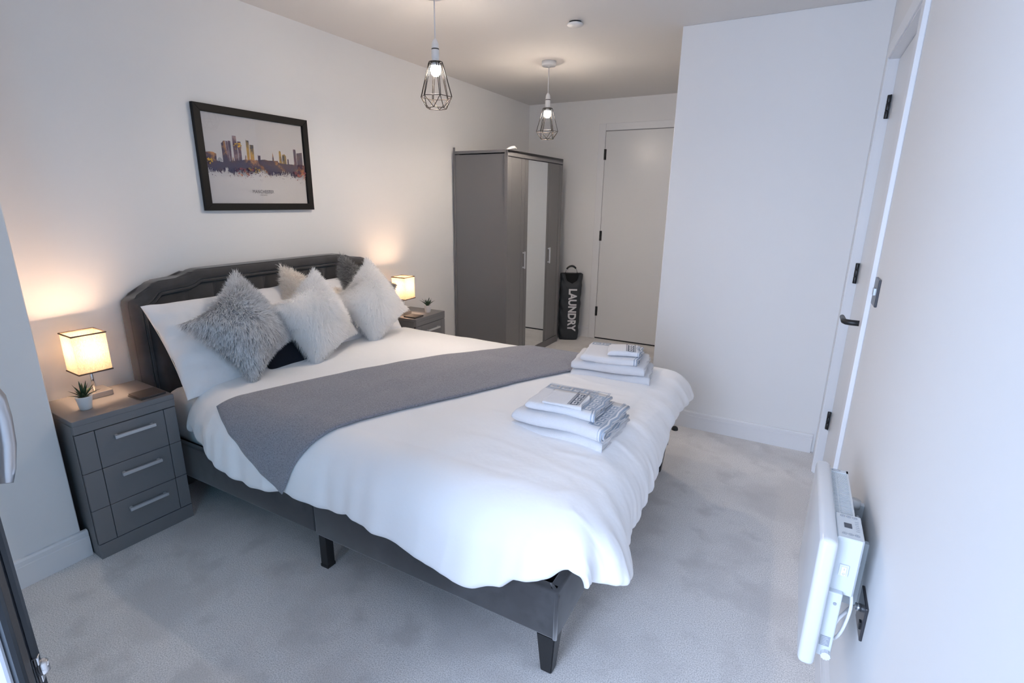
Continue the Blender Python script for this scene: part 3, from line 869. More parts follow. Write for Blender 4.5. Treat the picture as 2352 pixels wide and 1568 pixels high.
# ------------------------------------------------------------------ bedside chests
def chest(loc, rz, label):
    r = empty('bedside_chest', loc, rz, label, 'bedside table', 'grey three drawer bedside chests')
    hx, hy, h = .1656, .1811, .606
    fx = hx                                   # front face at +x
    obj('carcass', boxm(-hx, fx - .020, -hy, hy, 0.0, h - .024, .001, 1), M_GREYF, r)
    obj('top_panel', boxm(-hx, fx, -hy, hy, h - .022, h, .002), M_GREYF, r)
    obj('top_apron', boxm(fx - .020, fx - .0005, -hy, hy, .551, h - .022, .0015), M_GREYF, r)
    obj('plinth', boxm(fx - .020, fx - .001, -hy, hy, 0.0, .064, .0015), M_GREYF, r)
    zs = [.066, .219, .383, .549]
    W_ = 2 * hy
    for z0, z1 in zip(zs, zs[1:]):
        bm = new()
        box(bm, fx - .020, fx - .008, -hy + .001, hy - .001, z0 + .001, z1 - .001, mi=1)
        for (a, b_) in ((0, .172), (.178, .866), (.872, 1)):
            box(bm, fx - .012, fx - .001, -hy + .001 + a * (W_ - .002), -hy + .001 + b_ * (W_ - .002), z0 + .001, z1 - .0015, .0012, 1)
        d = obj('drawer', bm, [M_GREYF, M_GREYIN], r)
        zh = z1 - .047
        ya, yb = -hy + .33 * W_, -hy + .74 * W_
        bm = boxm(fx + .012, fx + .024, ya, yb, zh - .0065, zh + .0065, .0012)
        box(bm, fx - .002, fx + .014, ya + .004, ya + .014, zh - .0055, zh + .0055); box(bm, fx - .002, fx + .014, yb - .014, yb - .004, zh - .0055, zh + .0055)
        obj('handle', bm, M_HANDLE, d)
    return r
c1 = chest((.198, .7938, 0), math.radians(-2.6), 'dark grey three drawer chest on the near side of the bed')
c2 = copy_tree(c1); c2.location = (.178, 2.822, 0); c2.rotation_euler = (0, 0, math.radians(2.0))
c2['label'] = 'dark grey three drawer chest on the far side of the bed'

def table_lamp(loc, rz, base_off, label):
    r = empty('table_lamp', loc, rz, label, 'lamp', 'square bedside lamps')
    obj('base', boxm(-.05 + base_off[0], .05 + base_off[0], -.048 + base_off[1], .048 + base_off[1], 0, .024, .002), M_BASE, r)
    bx, by = 0, 0
    obj('stem', tube(new(), [(bx, by, .022), (bx, by, .150)], .0055, 14), M_CHROME, r, True)
    bm = new(); lathe(bm, [(.008, .150), (.014, .152), (.014, .185), (.010, .187)], 16)
    obj('bulb_holder', bm, M_WPLAST, r, True)
    bm = new(); lathe(bm, [(.009, .187), (.012, .196), (.019, .210), (.021, .222), (.017, .236), (.008, .243), (.001, .244)], 18)
    obj('bulb', bm, M_LBULB, r, True)
    hw, z0, z1 = .058, .125, .284
    bm = new()
    for (R_, s) in ((hw, 1), (hw - .0015, -1)):
        c = [(R_, R_), (-R_, R_), (-R_, -R_), (R_, -R_)]
        for i in range(4):
            p, q = c[i], c[(i + 1) % 4]
            vs = [bm.verts.new(t_) for t_ in ((p[0], p[1], z0), (q[0], q[1], z0), (q[0], q[1], z1), (p[0], p[1], z1))]
            if s > 0: bm.faces.new(vs)
    sh = obj('shade', bm, M_SHADE, r)
    for z in (z0, z1):
        bm = new(); k = hw + .0012
        tube(bm, [(k, k, z), (-k, k, z), (-k, -k, z), (k, -k, z)], .0034, 6, closed=True)
        obj('shade_trim', bm, M_TRIMB, sh)
    for sx in (-1, 1):
        for sy in (-1, 1):
            pass
    bm = new()
    tube(bm, [(-hw, 0, z0 + .012), (hw, 0, z0 + .012)], .0012, 6); tube(bm, [(0, -hw, z0 + .012), (0, hw, z0 + .012)], .0012, 6)
    obj('shade_spider', bm, M_CHROME, sh)
    l = bpy.data.lights.new('lamp_light', 'POINT'); l.energy = LAMP_W; l.color = LAMP_C; l.shadow_soft_size = .024
    lo = bpy.data.objects.new('lamp_light', l); COL.objects.link(lo); lo.parent = r; lo.location = (0, 0, .222)
    return r
l1 = table_lamp((.137, .780, .606), math.radians(-2.6), (-.030, .010), 'lit square shade lamp on the near bedside chest')
l2 = copy_tree(l1); l2.location = (.170, 2.735, .606); l2.rotation_euler = (0, 0, math.radians(3)); l2['label'] = 'lit square shade lamp on the far bedside chest'

def plant(loc, rz, label, seed, spread):
    rr = random.Random(seed)
    r = empty('potted_succulent', loc, rz, label, 'plant', 'small potted succulents')
    bm = new(); lathe(bm, [(.019, 0), (.0205, .002), (.0275, .052), (.0285, .055), (.0265, .056), (.025, .050), (.001, .049)], 28, cap=False)
    bm.faces.new([v for v in bm.verts if abs(v.co.z) < 1e-6])
    obj('pot', bm, M_POT, r, True)
    bm = new(); lathe(bm, [(.0255, .047), (.018, .0505), (.008, .052), (.001, .0525)], 20); obj('soil', bm, M_SOIL, r, True)
    nl = 19
    for k in range(nl):
        a = k * 2.399 + rr.uniform(-.2, .2); f = k / (nl - 1)
        tilt = (.18 + spread * (1 - f)) ; ln = .045 + .022 * rr.random() + .008 * (1 - f)
        bm = new(); rows = []
        for q in range(6):
            s = q / 5; tt = tilt * (1 + .25 * s)
            rad = .003 + ln * s * math.sin(tt); z = .050 + ln * s * math.cos(tt)
            wdt = .0052 * (1 - s) ** .75 * (1 + .6 * s) + .0003
            d = Vector((math.cos(a), math.sin(a), 0)); sd = Vector((-math.sin(a), math.cos(a), 0)); nrm = (d * math.cos(tt) - Vector((0, 0, 1)) * math.sin(tt))
            c = d * rad + Vector((0, 0, z))
            rows.append([bm.verts.new(c + sd * wdt - nrm * .0), bm.verts.new(c + nrm * wdt * .55), bm.verts.new(c - sd * wdt), bm.verts.new(c - nrm * wdt * .15)])
        for A, B in zip(rows, rows[1:]):
            for i in range(4): bm.faces.new((A[i], A[(i + 1) % 4], B[(i + 1) % 4], B[i]))
        obj('leaf', bm, M_LEAF, r, True)
    return r
plant((.245, .700, .606), 0, 'spiky green succulent in a white pot beside the near lamp', 3, .85)
plant((.262, 2.895, .606), 1.0, 'small green succulent in a white pot on the far chest', 5, .62)

def coaster(loc, rz, label, group):
    bm = boxm(-.052, .052, -.050, .050, 0, .0045, .0012)
    o = obj('coaster', bm, M_SLATE); o.location = loc; o.rotation_euler = (0, 0, rz)
    return tag(o, label, 'coaster', group)
coaster((.291, .903, .6065), .02, 'dark square coaster underneath its pair on the near chest', 'dark square coasters')
coaster((.289, .906, .6115), -.03, 'dark square coaster uppermost of the pair on the near chest', 'dark square coasters')
coaster((.272, 2.715, .6065), .05, 'dark square coaster underneath its pair on the far chest', 'dark square coasters')
coaster((.272, 2.715, .6115), .02, 'dark square coaster uppermost of the pair on the far chest', 'dark square coasters')

# ------------------------------------------------------------------ wardrobe
def wardrobe():
    r = empty('wardrobe', (.0, 3.612, 0), math.radians(-.7), 'tall grey three door wardrobe with a mirrored middle door', 'wardrobe')
    D, WD, HT = .55, 1.075, 1.828          # local: x depth (front at D), y width
    bm = new()
    box(bm, .028, D - .025, .006, WD - .006, .0, HT - .03, .001, 1)
    obj('carcass', bm, M_GREYF, r)
    obj('top_panel', boxm(.028, D, 0, WD, HT - .022, HT, .001), M_GREYF, r)
    for y in (0, WD - .008):
        obj('side_edge', boxm(D - .030, D - .001, y, y + .008, 0, HT - .022, .001), M_GREYF, r)
    obj('cornice', boxm(D - .022, D, 0, WD, HT - .048, HT, .0015), M_GREYF, r)
    obj('back_panel', boxm(.018, .030, .004, WD - .004, 0, HT - .024, .0005), M_GREYF, r)
    obj('back_post', boxm(.018, .034, .0, .008, 0, HT + .030, .0005), M_GREYF, r)
    obj('plinth', boxm(D - .024, D - .006, .008, WD - .008, 0, .07, .001), M_GREYF, r)
    z0, z1 = .076, HT - .055
    ys = [.009, .300, .3045 + .462, WD - .009]
    # doors: left, mirrored, right
    for k, (a, b_) in enumerate(((.010, .301), (.307, .773), (.779, WD - .010))):
        bm = new()
        box(bm, D - .024, D - .010, a, b_, z0, z1, mi=1)
        if k != 1:
            st = .058
            box(bm, D - .012, D - .002, a, a + st, z0, z1, .001, 1); box(bm, D - .012, D - .002, b_ - st, b_, z0, z1, .001, 1)
            box(bm, D - .012, D - .0035, a + st + .003, b_ - st - .003, z0, z1, .001, 1)
            dr = obj('door', bm, [M_GREYF, M_GREYIN], r)
            hy_ = b_ - .018 if k == 0 else a + .016
            bm = boxm(D + .014, D + .024, hy_ - .006, hy_ + .006, .855, 1.005, .001)
            box(bm, D - .003, D + .016, hy_ - .005, hy_ + .005, .860, .872); box(bm, D - .003, D + .016, hy_ - .005, hy_ + .005, .988, 1.0)
            obj('handle', bm, M_HANDLE, dr)
        else:
            box(bm, D - .012, D - .002, a, a + .055, z0, z1, .001, 1); box(bm, D - .012, D - .002, b_ - .028, b_, z0, z1, .001, 1)
            dr = obj('door', bm, [M_GREYF, M_GREYIN], r, label='middle wardrobe door faced with a full height mirror')
            obj('mirror', boxm(D - .010, D - .004, a + .056, b_ - .029, z0, z1), M_MIRROR, dr)
    return r
wardrobe()
# small white plastic clip lying on the wardrobe
bm = new()
P = [(.50, 3.66, 1.8285), (.505, 3.70, 1.842), (.51, 3.74, 1.853), (.515, 3.775, 1.857), (.52, 3.80, 1.850)]
tube(bm, P, [.003, .009, .011, .012, .007], 10)
for v in bm.verts: v.co.z = max(v.co.z, 1.8282)
o = obj('plastic_clip', bm, M_WPLAST, None, True)
tag(o, 'small white plastic piece lying on top of the wardrobe', 'plastic clip')

# ------------------------------------------------------------------ laundry bag
def laundry_bag():
    r = empty('laundry_bag', (.612, 4.868, 0), math.radians(28), 'tall charcoal laundry bag with white lettering beside the wardrobe', 'laundry bag')
    # local: x across the front, front face at -y
    n, mz = 48, 34
    hw, hd, ht = .098, .070, .705
    P = np.zeros((mz, n, 3))
    for i in range(mz):
        v = i / (mz - 1); z = v * ht
        grow = 1 + .06 * math.sin(v * PI * .9) + .12 * v ** 3
        for k in range(n):
            a = 2 * PI * k / n
            c, s = math.cos(a), math.sin(a); e = .38
            x = hw * math.copysign(abs(c) ** e, c); y = hd * math.copysign(abs(s) ** e, s)
            if v > .85: y *= 1 - .25 * (v - .85) / .15
            wr = .0035 * math.sin(9 * z * 7 + 3 * a) * math.sin(a * 2) + .003 * math.sin(41 * z + 5 * a)
            rd = .92 if i == 0 else 1
            P[i, k] = (x * grow * rd + wr + .012 * v * v, y * grow * rd + wr, z)
    # scooped opening: lower the top of the front face in the middle
    for k in range(n):
        p = P[-1, k]
        if p[1] < 0:
            q = np.clip(1 - ((p[0] - .012) / .070) ** 2, 0, 1)
            for i in range(mz):
                v = i / (mz - 1)
                if v > .75: P[i, k, 2] -= q ** .5 * .10 * (v - .75) / .25
    Pc = np.concatenate([P, P[:, :1]], 1)
    v, f = grid_mesh(Pc); bm = new(); vs = [bm.verts.new(p) for p in v]
    for q in f: bm.faces.new([vs[k] for k in q])
    bmesh.ops.remove_doubles(bm, verts=bm.verts, dist=1e-5)
    bot = [v_ for v_ in bm.verts if abs(v_.co.z) < 1e-6]
    bot.sort(key=lambda q: math.atan2(q.co.y, q.co.x)); bm.faces.new(bot)
    o = obj('bag_body', bm, M_BAG, r, True)
    md = o.modifiers.new('t', 'SOLIDIFY'); md.thickness = .002; md.offset = -1
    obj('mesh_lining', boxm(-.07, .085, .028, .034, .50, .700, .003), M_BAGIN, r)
    for y in (-.062, .052):
        cz = .695 if y > 0 else .66
    y = .040; cz = .700
    bm = new(); R = .062
    tube(bm, [(R * math.cos(t) + .012, y, cz + R * 1.25 * math.sin(t)) for t in np.linspace(0, PI, 21)], .0045, 10)
    obj('handle', bm, M_CHROME, r, True)
    bm = new(); tube(bm, [(R * math.cos(t) + .012, y, cz + R * 1.25 * math.sin(t)) for t in np.linspace(.75, PI - .62, 13)], .0095, 12)
    obj('handle_grip', bm, M_BLACK, r, True)
    # lettering reads downwards
    Mx = Matrix(((0, 1, 0, .022), (0, 0, 1, -.0815), (-1, 0, 0, .325), (0, 0, 0, 1)))
    # local text x -> -z, y -> +x, z -> -y
    Mx = Matrix(((0, 1, 0, .024), (0, 0, -1, -.0815), (-1, 0, 0, .325), (0, 0, 0, 1)))
    tx = text_mesh('lettering', 'LAUNDRY', .1, M_BAGTXT, r, Mx, bold=.0035, fit=(.455, .088), extrude=.0006)
laundry_bag()

# ------------------------------------------------------------------ framed print
def picture():
    y0, y1, z0, z1 = 1.440, 2.1144, 1.3672, 1.8771
    r = empty('framed_print', (0, (y0 + y1) / 2, (z0 + z1) / 2), 0, 'black framed city skyline print hung above the headboard', 'picture')
    hw, hh, fw = (y1 - y0) / 2, (z1 - z0) / 2, .036
    def mitre(pts): return prism(new(), pts, 0, .002, .024, .0015, 1)
    for pts in ([(-hw, hh), (hw, hh), (hw - fw, hh - fw), (-hw + fw, hh - fw)], [(-hw, -hh), (-hw + fw, -hh + fw), (hw - fw, -hh + fw), (hw, -hh)],
                [(-hw, hh), (-hw + fw, hh - fw), (-hw + fw, -hh + fw), (-hw, -hh)], [(hw, hh), (hw, -hh), (hw - fw, -hh + fw), (hw - fw, hh - fw)]):
        obj('frame_side', mitre(pts), M_FRAME, r)
    iw, ih = hw - fw, hh - fw
    pr = obj('print_sheet', boxm(.003, .008, -iw - .002, iw + .002, -ih - .002, ih + .002), M_PAPER, r)
    def S(s, t): return (-iw + 2 * iw * s, -ih + 2 * ih * t)
    rr = random.Random(4)
    x = [.0082]
    def poly(pts, m, name='printed_skyline', bm=None):
        x[0] += .00003
        b_ = new()
        b_.faces.new([b_.verts.new((x[0], *S(*p))) for p in pts])
        return b_
    def join(polys, m, name):
        bm = new()
        for pts in polys:
            x[0] += .00003
            f = bm.faces.new([bm.verts.new((x[0], *S(*p))) for p in pts])
            if f.normal.x < 0: f.normal_flip()
        bmesh.ops.triangulate(bm, faces=bm.faces[:])
        me = bpy.data.meshes.new(name); bm.to_mesh(me); bm.free(); me.materials.append(m)
        o = bpy.data.objects.new(name, me); COL.objects.link(o); o.parent = pr
        if len(polys) > 1: o['kind'] = 'stuff'
        return o
    def ramp(n, s0, s1, t, jit):
        return [(s0 + (s1 - s0) * k / n, t + rr.uniform(-jit, jit)) for k in range(n + 1)]
    # pale dome
    join([[(.10 + .06 * k / 10, .478 + .042 * math.sin(PI * k / 10)) for k in range(11)]], M_INKGREY, 'printed_dome')
    B = dict(stadium=[(0.003, 0.568), (0.048, 0.576), (0.077, 0.574), (0.104, 0.557), (0.099, 0.445), (0.002, 0.438)],
             b1=[(0.159, 0.679), (0.166, 0.69), (0.167, .684), (0.177, 0.699), (0.178, .708), (0.194, 0.712), (0.205, 0.471), (0.158, 0.469)], b1b=[(0.199, 0.712), (0.217, 0.71), (0.22, 0.473), (0.200, 0.471)],
             b1c=[(0.221, 0.715), (0.245, 0.715), (0.242, 0.484), (0.224, 0.482)], b2=[(0.265, 0.778), (0.301, 0.778), (0.304, 0.488), (0.263, 0.486)],
             b2b=[(0.309, 0.719), (0.34, 0.719), (0.335, 0.484), (0.306, 0.48)], b3=[(0.391, 0.759), (0.394, 0.741), (0.419, 0.741), (0.412, 0.499), (0.388, 0.497)],
             b4=[(0.424, 0.695), (0.462, 0.695), (0.457, 0.504), (0.419, 0.499)], t=[(0.496, 0.587), (0.505, 0.572), (0.512, .58), (0.521, 0.578), (0.518, 0.508), (0.493, 0.506)],
             blk=[(0.519, 0.528), (0.56, .535), (0.60, .527), (0.702, 0.532), (0.707, 0.486), (0.519, 0.48)], spire=[(0.652, 0.631), (0.657, 0.587), (.660, .54), (0.654, 0.50), (0.640, 0.50), (.644, .54), (.648, .59)],
             b5=[(0.721, 0.648), (0.728, 0.66), (0.742, 0.650), (0.748, 0.495), (0.717, 0.493)], b6=[(0.754, 0.611), (0.770, 0.618), (0.781, 0.622), (0.797, 0.6), (0.797, 0.495), (0.751, 0.491)],
             sm=[(0.809, 0.565), (0.823, 0.563), (0.823, 0.497), (0.807, 0.495)], b7=[(0.884, 0.695), (0.912, 0.693), (0.917, 0.484), (0.884, 0.482)], b8=[(0.919, 0.647), (0.983, 0.662), (0.983, 0.491), (0.919, 0.484)],
             sp2=[(0.251, 0.539), (0.256, 0.519), (0.255, 0.475), (0.242, 0.475)], sp3=[(0.373, 0.572), (0.378, 0.559), (0.376, 0.495), (0.363, 0.495)])
    for ks, m_, n_ in ((('b1b', 'b1c', 'b2', 'b2b', 'b7'), M_ART2, 'printed_tower'), (('b3', 'b4', 'b6', 'b5'), M_ART3, 'printed_tower'), (('b1', 'sm', 'b8'), M_ART1, 'printed_tower'),
                       (('stadium', 'blk', 't'), M_ART1, 'printed_block'), (('spire', 'sp2', 'sp3'), M_ART1, 'printed_spire')):
        for k in ks: join([B[k]], m_, n_)
    # dark vertical lines on the towers
    ln = []
    for (a, b_, t0, t1) in ((.268, .30, .49, .77), (.312, .337, .49, .71), (.203, .241, .49, .70), (.922, .98, .5, .645), (.888, .912, .5, .685)):
        for k in range(4):
            s = a + (b_ - a) * (k + .5) / 4; ln.append([(s, t0), (s + .0022, t0), (s + .0022, t1), (s, t1)])
    join(ln, M_ART1, 'printed_window_lines')
    top = [(0.002, 0.521), (0.095, 0.48), (0.143, 0.467), (0.248, 0.491), (0.34, 0.506), (0.411, 0.517), (0.49, 0.517), (0.615, 0.517), (0.743, 0.499), (0.859, 0.495), (.998, 0.497)]
    bot = [(0.003, 0.387), (0.084, 0.368), (0.11, 0.357), (0.179, 0.392), (0.235, 0.359), (0.274, 0.385), (0.325, 0.366), (0.38, 0.366), (0.462, 0.383), (0.521, 0.416), (0.583, 0.363), (0.687, 0.37), (0.769, 0.394), (0.848, 0.37), (0.881, 0.330), (0.965, 0.407), (0.996, 0.37)]
    n = 150
    band = []
    for k in range(n):
        sa, sb = .002 + .996 * k / n, .002 + .996 * (k + 1) / n
        ta = float(np.interp(sa, *zip(*top))) + rr.uniform(0, .008); ba = float(np.interp(sa, *zip(*bot))) + rr.uniform(-.03, .022)
        band.append([(sa, ba), (sb, ba + rr.uniform(-.012, .012)), (sb, ta), (sa, ta)])
    join(band, M_ART1, 'printed_ground')
    def blobs(cnt, s0, s1, t0, t1, r0, r1, m, name):
        L_ = []
        for _ in range(cnt):
            s, t = rr.uniform(s0, s1), rr.triangular(t0, t1, t1 - (t1 - t0) * .15); R_ = rr.uniform(r0, r1) * (.4 + .6 * (t - t0) / (t1 - t0)); ph = rr.uniform(0, 6)
            L_.append([(s + R_ * rr.uniform(.6, 1.2) * math.cos(ph + k * PI / 3) , t + 1.35 * R_ * rr.uniform(.6, 1.2) * math.sin(ph + k * PI / 3)) for k in range(6)])
        return join(L_, m, name)
    blobs(150, .01, .99, .30, .40, .002, .009, M_ART1, 'printed_splatter')
    blobs(50, .24, .42, .30, .42, .003, .014, M_ART4, 'printed_splatter')
    blobs(45, .86, .99, .29, .41, .003, .014, M_ART4, 'printed_splatter')
    blobs(14, .005, .05, .43, .50, .006, .012, M_ART3, 'printed_splatter'); blobs(16, .26, .33, .60, .70, .004, .010, M_ART3, 'printed_splatter')
    blobs(40, .02, .98, .20, .33, .001, .004, M_ART1, 'printed_splatter')
    blobs(18, .36, .48, .34, .42, .004, .012, M_ART3, 'printed_splatter')
    def txt(body, s, t, w, h, bold=0):
        yy, zz = S(s, t); x[0] += .0001
        M_ = Matrix(((0, 0, 1, x[0]), (1, 0, 0, yy), (0, 1, 0, zz), (0, 0, 0, 1)))
        return text_mesh('printed_lettering', body, .05, M_INK, pr, M_, bold=bold, spacing=1.12, fit=(w * 2 * iw, h * 2 * ih))
    txt('MANCHESTER', .4965, .1435, .217, .040); txt('- ENGLAND -', .4965, .102, .088, .016)
    obj('glazing', boxm(.0135, .0150, -iw, iw, -ih, ih), M_PGLASS, r)
picture()

# ------------------------------------------------------------------ pendant lights
def pendant(x, y, label):
    r = empty('pendant_light', (x, y, H), 0, label, 'pendant light', 'wire cage pendant lights')
    bm = new(); lathe(bm, [(.052, 0), (.052, -.024), (.048, -.030), (.012, -.033), (.008, -.040), (.001, -.040)], 28); obj('ceiling_rose', bm, M_WPLAST, r, True)
    obj('cord', tube(new(), [(0, 0, -.035), (0, 0, -.215)], .0034, 8), M_CORD, r, True)
    bm = new(); lathe(bm, [(.004, -.206), (.009, -.210), (.0165, -.226), (.0180, -.246), (.0180, -.2500)], 20); lathe(bm, [(.0180, -.2545), (.0190, -.256), (.0190, -.292), (.0175, -.293), (.0175, -.300), (.018, -.301), (.018, -.309), (.012, -.310)], 20)
    obj('lamp_holder', bm, M_WPLAST, r, True)
    bm = new(); lathe(bm, [(.0185, -.2545), (.0185, -.2498)], 20); obj('shade_ring', bm, M_BLACK, r, True)
    bm = new(); lathe(bm, [(.012, -.309), (.021, -.316), (.028, -.326), (.0265, -.3275), (.012, -.3275)], 20); obj('bulb_base', bm, M_WPLAST, r, True)
    bm = new(); lathe(bm, [(.0245, -.328), (.0262, -.345), (.0225, -.362), (.013, -.372), (.001, -.375)], 20); obj('bulb', bm, M_BULB, r, True)
    # cage
    bm = new(); wr = .0019
    zt, zm, zb = -.310, -.468, -.520
    Rt, Rm, Rb = .034, .080, .050
    def pt(R_, a, z): return (R_ * math.cos(a), R_ * math.sin(a), z)
    a0 = .35
    mid = [a0 + k * PI / 3 for k in range(6)]; lo = [a0 + PI / 6 + k * PI / 3 for k in range(6)]
    tube(bm, [pt(Rt, 2 * PI * k / 20, zt) for k in range(20)], wr, 6, closed=True)
    tube(bm, [pt(.019, 2 * PI * k / 16, zt) for k in range(16)], wr, 6, closed=True)
    for k in range(3): tube(bm, [pt(.019, 2 * PI * k / 3, zt), pt(Rt, 2 * PI * k / 3, zt)], wr, 6)
    tube(bm, [pt(Rm, a, zm) for a in mid], wr, 6, closed=True)
    tube(bm, [pt(Rb, a, zb) for a in lo], wr, 6, closed=True)
    for k, a in enumerate(mid):
        for s in (-1, 1):
            tube(bm, [pt(Rt, a + s * .16, zt), pt(Rm, a + s * .035, zm)], wr, 6)
        tube(bm, [pt(Rm, a, zm), pt(Rb, lo[k], zb)], wr, 6); tube(bm, [pt(Rm, a, zm), pt(Rb, lo[k - 1], zb)], wr, 6)
    obj('wire_cage', bm, M_WIRE, r, True)
    # the led bulb throws most of its light downwards and sideways, little back over its base
    for kind, w in (('SPOT', PENDANT_W * .72), ('POINT', PENDANT_W * .28)):
        l = bpy.data.lights.new('pendant_lamp', kind); l.energy = w; l.color = PENDANT_C; l.shadow_soft_size = .027
        if kind == 'SPOT': l.spot_size = math.radians(176); l.spot_blend = .55
        lo_ = bpy.data.objects.new('pendant_lamp', l); COL.objects.link(lo_); lo_.parent = r; lo_.location = (0, 0, -.350)
    return r
p1 = pendant(.972, 2.115, 'near pendant light with wire cage hanging over the bed')
p2 = copy_tree(p1); p2.location = (.920, 3.536, H); p2['label'] = 'far pendant light with wire cage, in front of the far door'

bm = new(); lathe(bm, [(.034, 0), (.034, -.008), (.001, -.008)], 24)
dt = empty('ceiling_vent', (1.407, 2.831, H), 0, 'round white vent disc set in the ceiling beside the pendants', 'ceiling vent')
obj('vent_throat', bm, M_BLACK, dt, True)
bm = new(); lathe(bm, [(.030, -.008), (.043, -.009), (.045, -.011), (.045, -.015), (.042, -.018), (.001, -.019)], 32); obj('cover_disc', bm, M_WPLAST, dt, True)

# black dome door stop
bm = new(); lathe(bm, [(.021, 0), (.021, .004), (.019, .014), (.013, .021), (.006, .0245), (.001, .025)], 20)
o = obj('door_stop', bm, M_BLACK, None, True); o.location = (2.125, 3.075, 0)
tag(o, 'black dome door stop on the carpet beside the partition skirting', 'door stop')

# ------------------------------------------------------------------ switch and socket on the right wall
sw = empty('light_switch', (W, 1.908, 1.158), 0, 'dark metal light switch plate beside the right door', 'switch')
obj('plate', boxm(-.0075, 0, -.046, .046, -.045, .045, .0015), M_NICKEL, sw)
bm = new(); box(bm, -.0125, -.006, -.006, .006, -.012, .012, .001); box(bm, -.0125, -.006, .010, .020, -.012, .012, .001)
obj('rocker', bm, M_SATIN, sw)
so = empty('wall_socket', (W, 1.108, .515), 0, 'dark metal outlet plate behind the heater cord', 'socket')
obj('plate', boxm(-.006, 0, -.044, .044, -.044, .044, .0015), M_NICKEL, so)
bm = boxm(-.009, -.004, -.030, -.016, -.024, -.006, .001); obj('rocker', bm, M_BLACK, so)
obj('cord_outlet', tube(new(), [(-.004, .012, .004), (-.016, .012, .004)], .009, 14), M_SATIN, so, True)

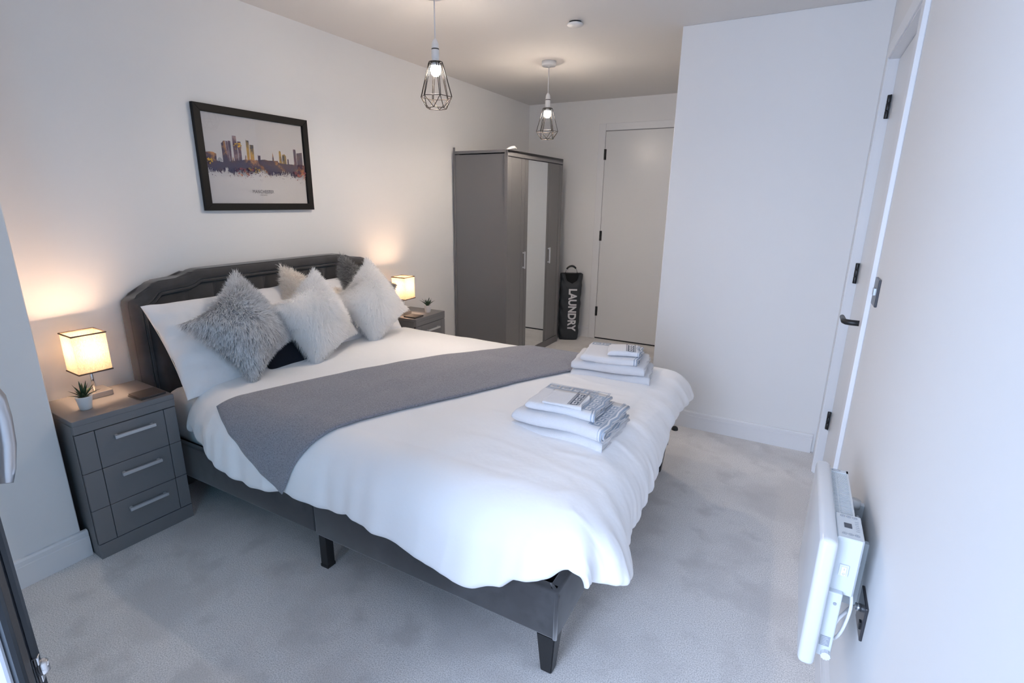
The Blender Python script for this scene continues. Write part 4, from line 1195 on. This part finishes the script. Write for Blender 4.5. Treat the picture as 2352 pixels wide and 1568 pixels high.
# ------------------------------------------------------------------ panel heater
def heater():
    r = empty('panel_heater', (W, 1.20, .575), 0, 'white slim electric panel heater on the right wall', 'heater')
    X = lambda x: x - W
    Y = lambda y: y - 1.20
    Z = lambda z: z - .575
    # front slab with rounded edges
    bm = boxm(X(2.797), X(2.832), Y(1.000), Y(1.415), Z(.408), Z(.742), .013, 4)
    obj('front_panel', bm, M_HEAT, r, True)
    # lower thin case and wider top case
    bm = boxm(X(2.832), X(2.862), Y(1.030), Y(1.40), Z(.425), Z(.60), .003); obj('lower_case', bm, M_HEATB, r)
    bm = new()
    # control end, chamfered
    prism(bm, [(X(2.832), Y(1.045)), (X(2.879), Y(1.045)), (X(2.883), Y(1.050)), (X(2.883), Y(1.152)), (X(2.832), Y(1.152))], 2, Z(.590), Z(.733), .002, 1)
    box(bm, X(2.832), X(2.872), Y(1.152), Y(1.40), Z(.59), Z(.705), .002)
    obj('control_case', bm, M_HEATB, r)
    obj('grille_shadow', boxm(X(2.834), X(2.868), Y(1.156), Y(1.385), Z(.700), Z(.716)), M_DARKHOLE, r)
    bm = new()
    n = 36
    for k in range(n + 1):
        y = Y(1.156) + .229 * k / n
        box(bm, X(2.833), X(2.870), y - .0017, y + .0017, Z(.716), Z(.726))
    box(bm, X(2.842), X(2.845), Y(1.156), Y(1.385), Z(.716), Z(.7265)); box(bm, X(2.869), X(2.873), Y(1.152), Y(1.40), Z(.69), Z(.728)); box(bm, X(2.832), X(2.873), Y(1.385), Y(1.40), Z(.69), Z(.728)); box(bm, X(2.832), X(2.834), Y(1.15), Y(1.40), Z(.69), Z(.727))
    obj('grille', bm, M_HEATB, r)
    # badge
    bm = new(); tube(bm, [(X(2.845) + .010 * math.cos(t), Y(1.393) + .0045 * math.sin(t), Z(.7285)) for t in np.linspace(0, 2 * PI, 18)[:-1]], .0008, 5, closed=True); obj('badge', bm, M_PRINTG, r)
    # control face details on top (z = .733)
    zt = Z(.7334)
    obj('display', boxm(X(2.847), X(2.862), Y(1.090), Y(1.110), zt - .001, zt + .0004), M_LCD, r)
    for y in (1.064, 1.140):
        for x in (2.846, 2.858, 2.870):
            bm = new(); tube(bm, [(X(x) + .0048 * math.cos(t), Y(y) + .0042 * math.sin(t), zt) for t in np.linspace(0, 2 * PI, 17)[:-1]], .0005, 5, closed=True)
            box(bm, X(x) - .0018, X(x) + .0018, Y(y) - .0006, Y(y) + .0006, zt - .0005, zt + .0003)
            obj('button', bm, M_PRINTG, r)
    bm = new()
    for k in range(6): box(bm, X(2.869), X(2.876), Y(1.082 + k * .008), Y(1.0835 + k * .008), zt - .0005, zt + .0002)
    obj('printed_marks', bm, M_PRINTG, r)
    # rocker switch on the near end (facing -y)
    ye = Y(1.045)
    sw_ = obj('rocker_switch', boxm(X(2.846), X(2.864), ye - .004, ye, Z(.640), Z(.668), .001), M_HEAT, r)
    bm = boxm(X(2.850), X(2.860), ye - .007, ye - .003, Z(.643), Z(.665), .0012); obj('rocker', bm, M_WPLAST, sw_)
    bm = new(); box(bm, X(2.8545), X(2.8555), ye - .0075, ye - .0069, Z(.657), Z(.662)); tube(bm, [(X(2.855) + .002 * math.cos(t), ye - .0072, Z(.648) + .0022 * math.sin(t)) for t in np.linspace(0, 2 * PI, 13)[:-1]], .0004, 5, closed=True)
    obj('switch_marks', bm, M_PRINTG, sw_)
    # rating label, screw, knob on the lower near end
    yl = Y(1.030)
    lb = obj('rating_label', boxm(X(2.836), X(2.856), yl - .0006, yl, Z(.455), Z(.482)), M_PRINTG, r)
    bm = new()
    for k in range(6):
        box(bm, X(2.8375), X(2.8375) + .0115 + .004 * ((k * 2) % 3) / 2, yl - .001, yl - .0005, Z(.4580 + k * .004), Z(.4587 + k * .004))
    obj('label_print', bm, M_HEATB, lb)
    bm = tube(new(), [(X(2.850), yl, Z(.573)), (X(2.850), yl - .002, Z(.573))], .0035, 12); obj('screw', bm, M_PRINTG, r)
    bm = tube(new(), [(X(2.852), yl, Z(.437)), (X(2.852), yl - .012, Z(.437))], .0095, 16)
    for k in range(10):
        a = 2 * PI * k / 10; box(bm, X(2.852) + .0093 * math.cos(a) - .001, X(2.852) + .0093 * math.cos(a) + .001, yl - .0125, yl - .002, Z(.437) + .0093 * math.sin(a) - .001, Z(.437) + .0093 * math.sin(a) + .001)
    obj('thermostat_knob', bm, M_HEAT, r, False)
    # wall bracket behind
    bm = boxm(X(2.872), 0, Y(1.355), Y(1.372), Z(.46), Z(.66), .002); obj('wall_bracket', bm, M_HEATB, r)
    bm = new(); tube(bm, [(X(2.894), Y(1.352), Z(.652)), (X(2.894), Y(1.352), Z(.672))], .016, 18); tube(bm, [(X(2.900), Y(1.30), Z(.655)), (X(2.900), Y(1.16), Z(.60))], .004, 8); obj('bracket_knob', bm, M_HEAT, r, True)
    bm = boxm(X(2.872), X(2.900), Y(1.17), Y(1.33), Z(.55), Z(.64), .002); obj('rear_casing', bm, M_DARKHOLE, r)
    bm = boxm(X(2.872), 0, Y(1.20), Y(1.217), Z(.46), Z(.64), .002); obj('wall_bracket', bm, M_HEATB, r)
    # cord: from the case bottom, down in a loop and into the socket
    P = [(2.876, 1.075, .592), (2.884, 1.070, .575), (2.887, 1.068, .545), (2.884, 1.066, .51), (2.878, 1.062, .482), (2.870, 1.055, .468), (2.862, 1.045, .470), (2.857, 1.038, .487), (2.858, 1.036, .510), (2.865, 1.044, .527), (2.876, 1.062, .5315), (2.890, 1.095, .527), (2.902, 1.116, .521), (2.908, 1.120, .519)]
    # smooth with Catmull-Rom
    Q = []
    for i in range(len(P) - 1):
        p0, p1_, p2_, p3 = [Vector(P[max(0, min(len(P) - 1, i + k))]) for k in (-1, 0, 1, 2)]
        for s in (0, .25, .5, .75):
            Q.append(.5 * ((2 * p1_) + (-p0 + p2_) * s + (2 * p0 - 5 * p1_ + 4 * p2_ - p3) * s * s + (-p0 + 3 * p1_ - 3 * p2_ + p3) * s ** 3))
    Q.append(Vector(P[-1]))
    obj('power_cord', tube(new(), [(X(p.x), Y(p.y), Z(p.z)) for p in Q], .0036, 10), M_CORD, r, True)
heater()
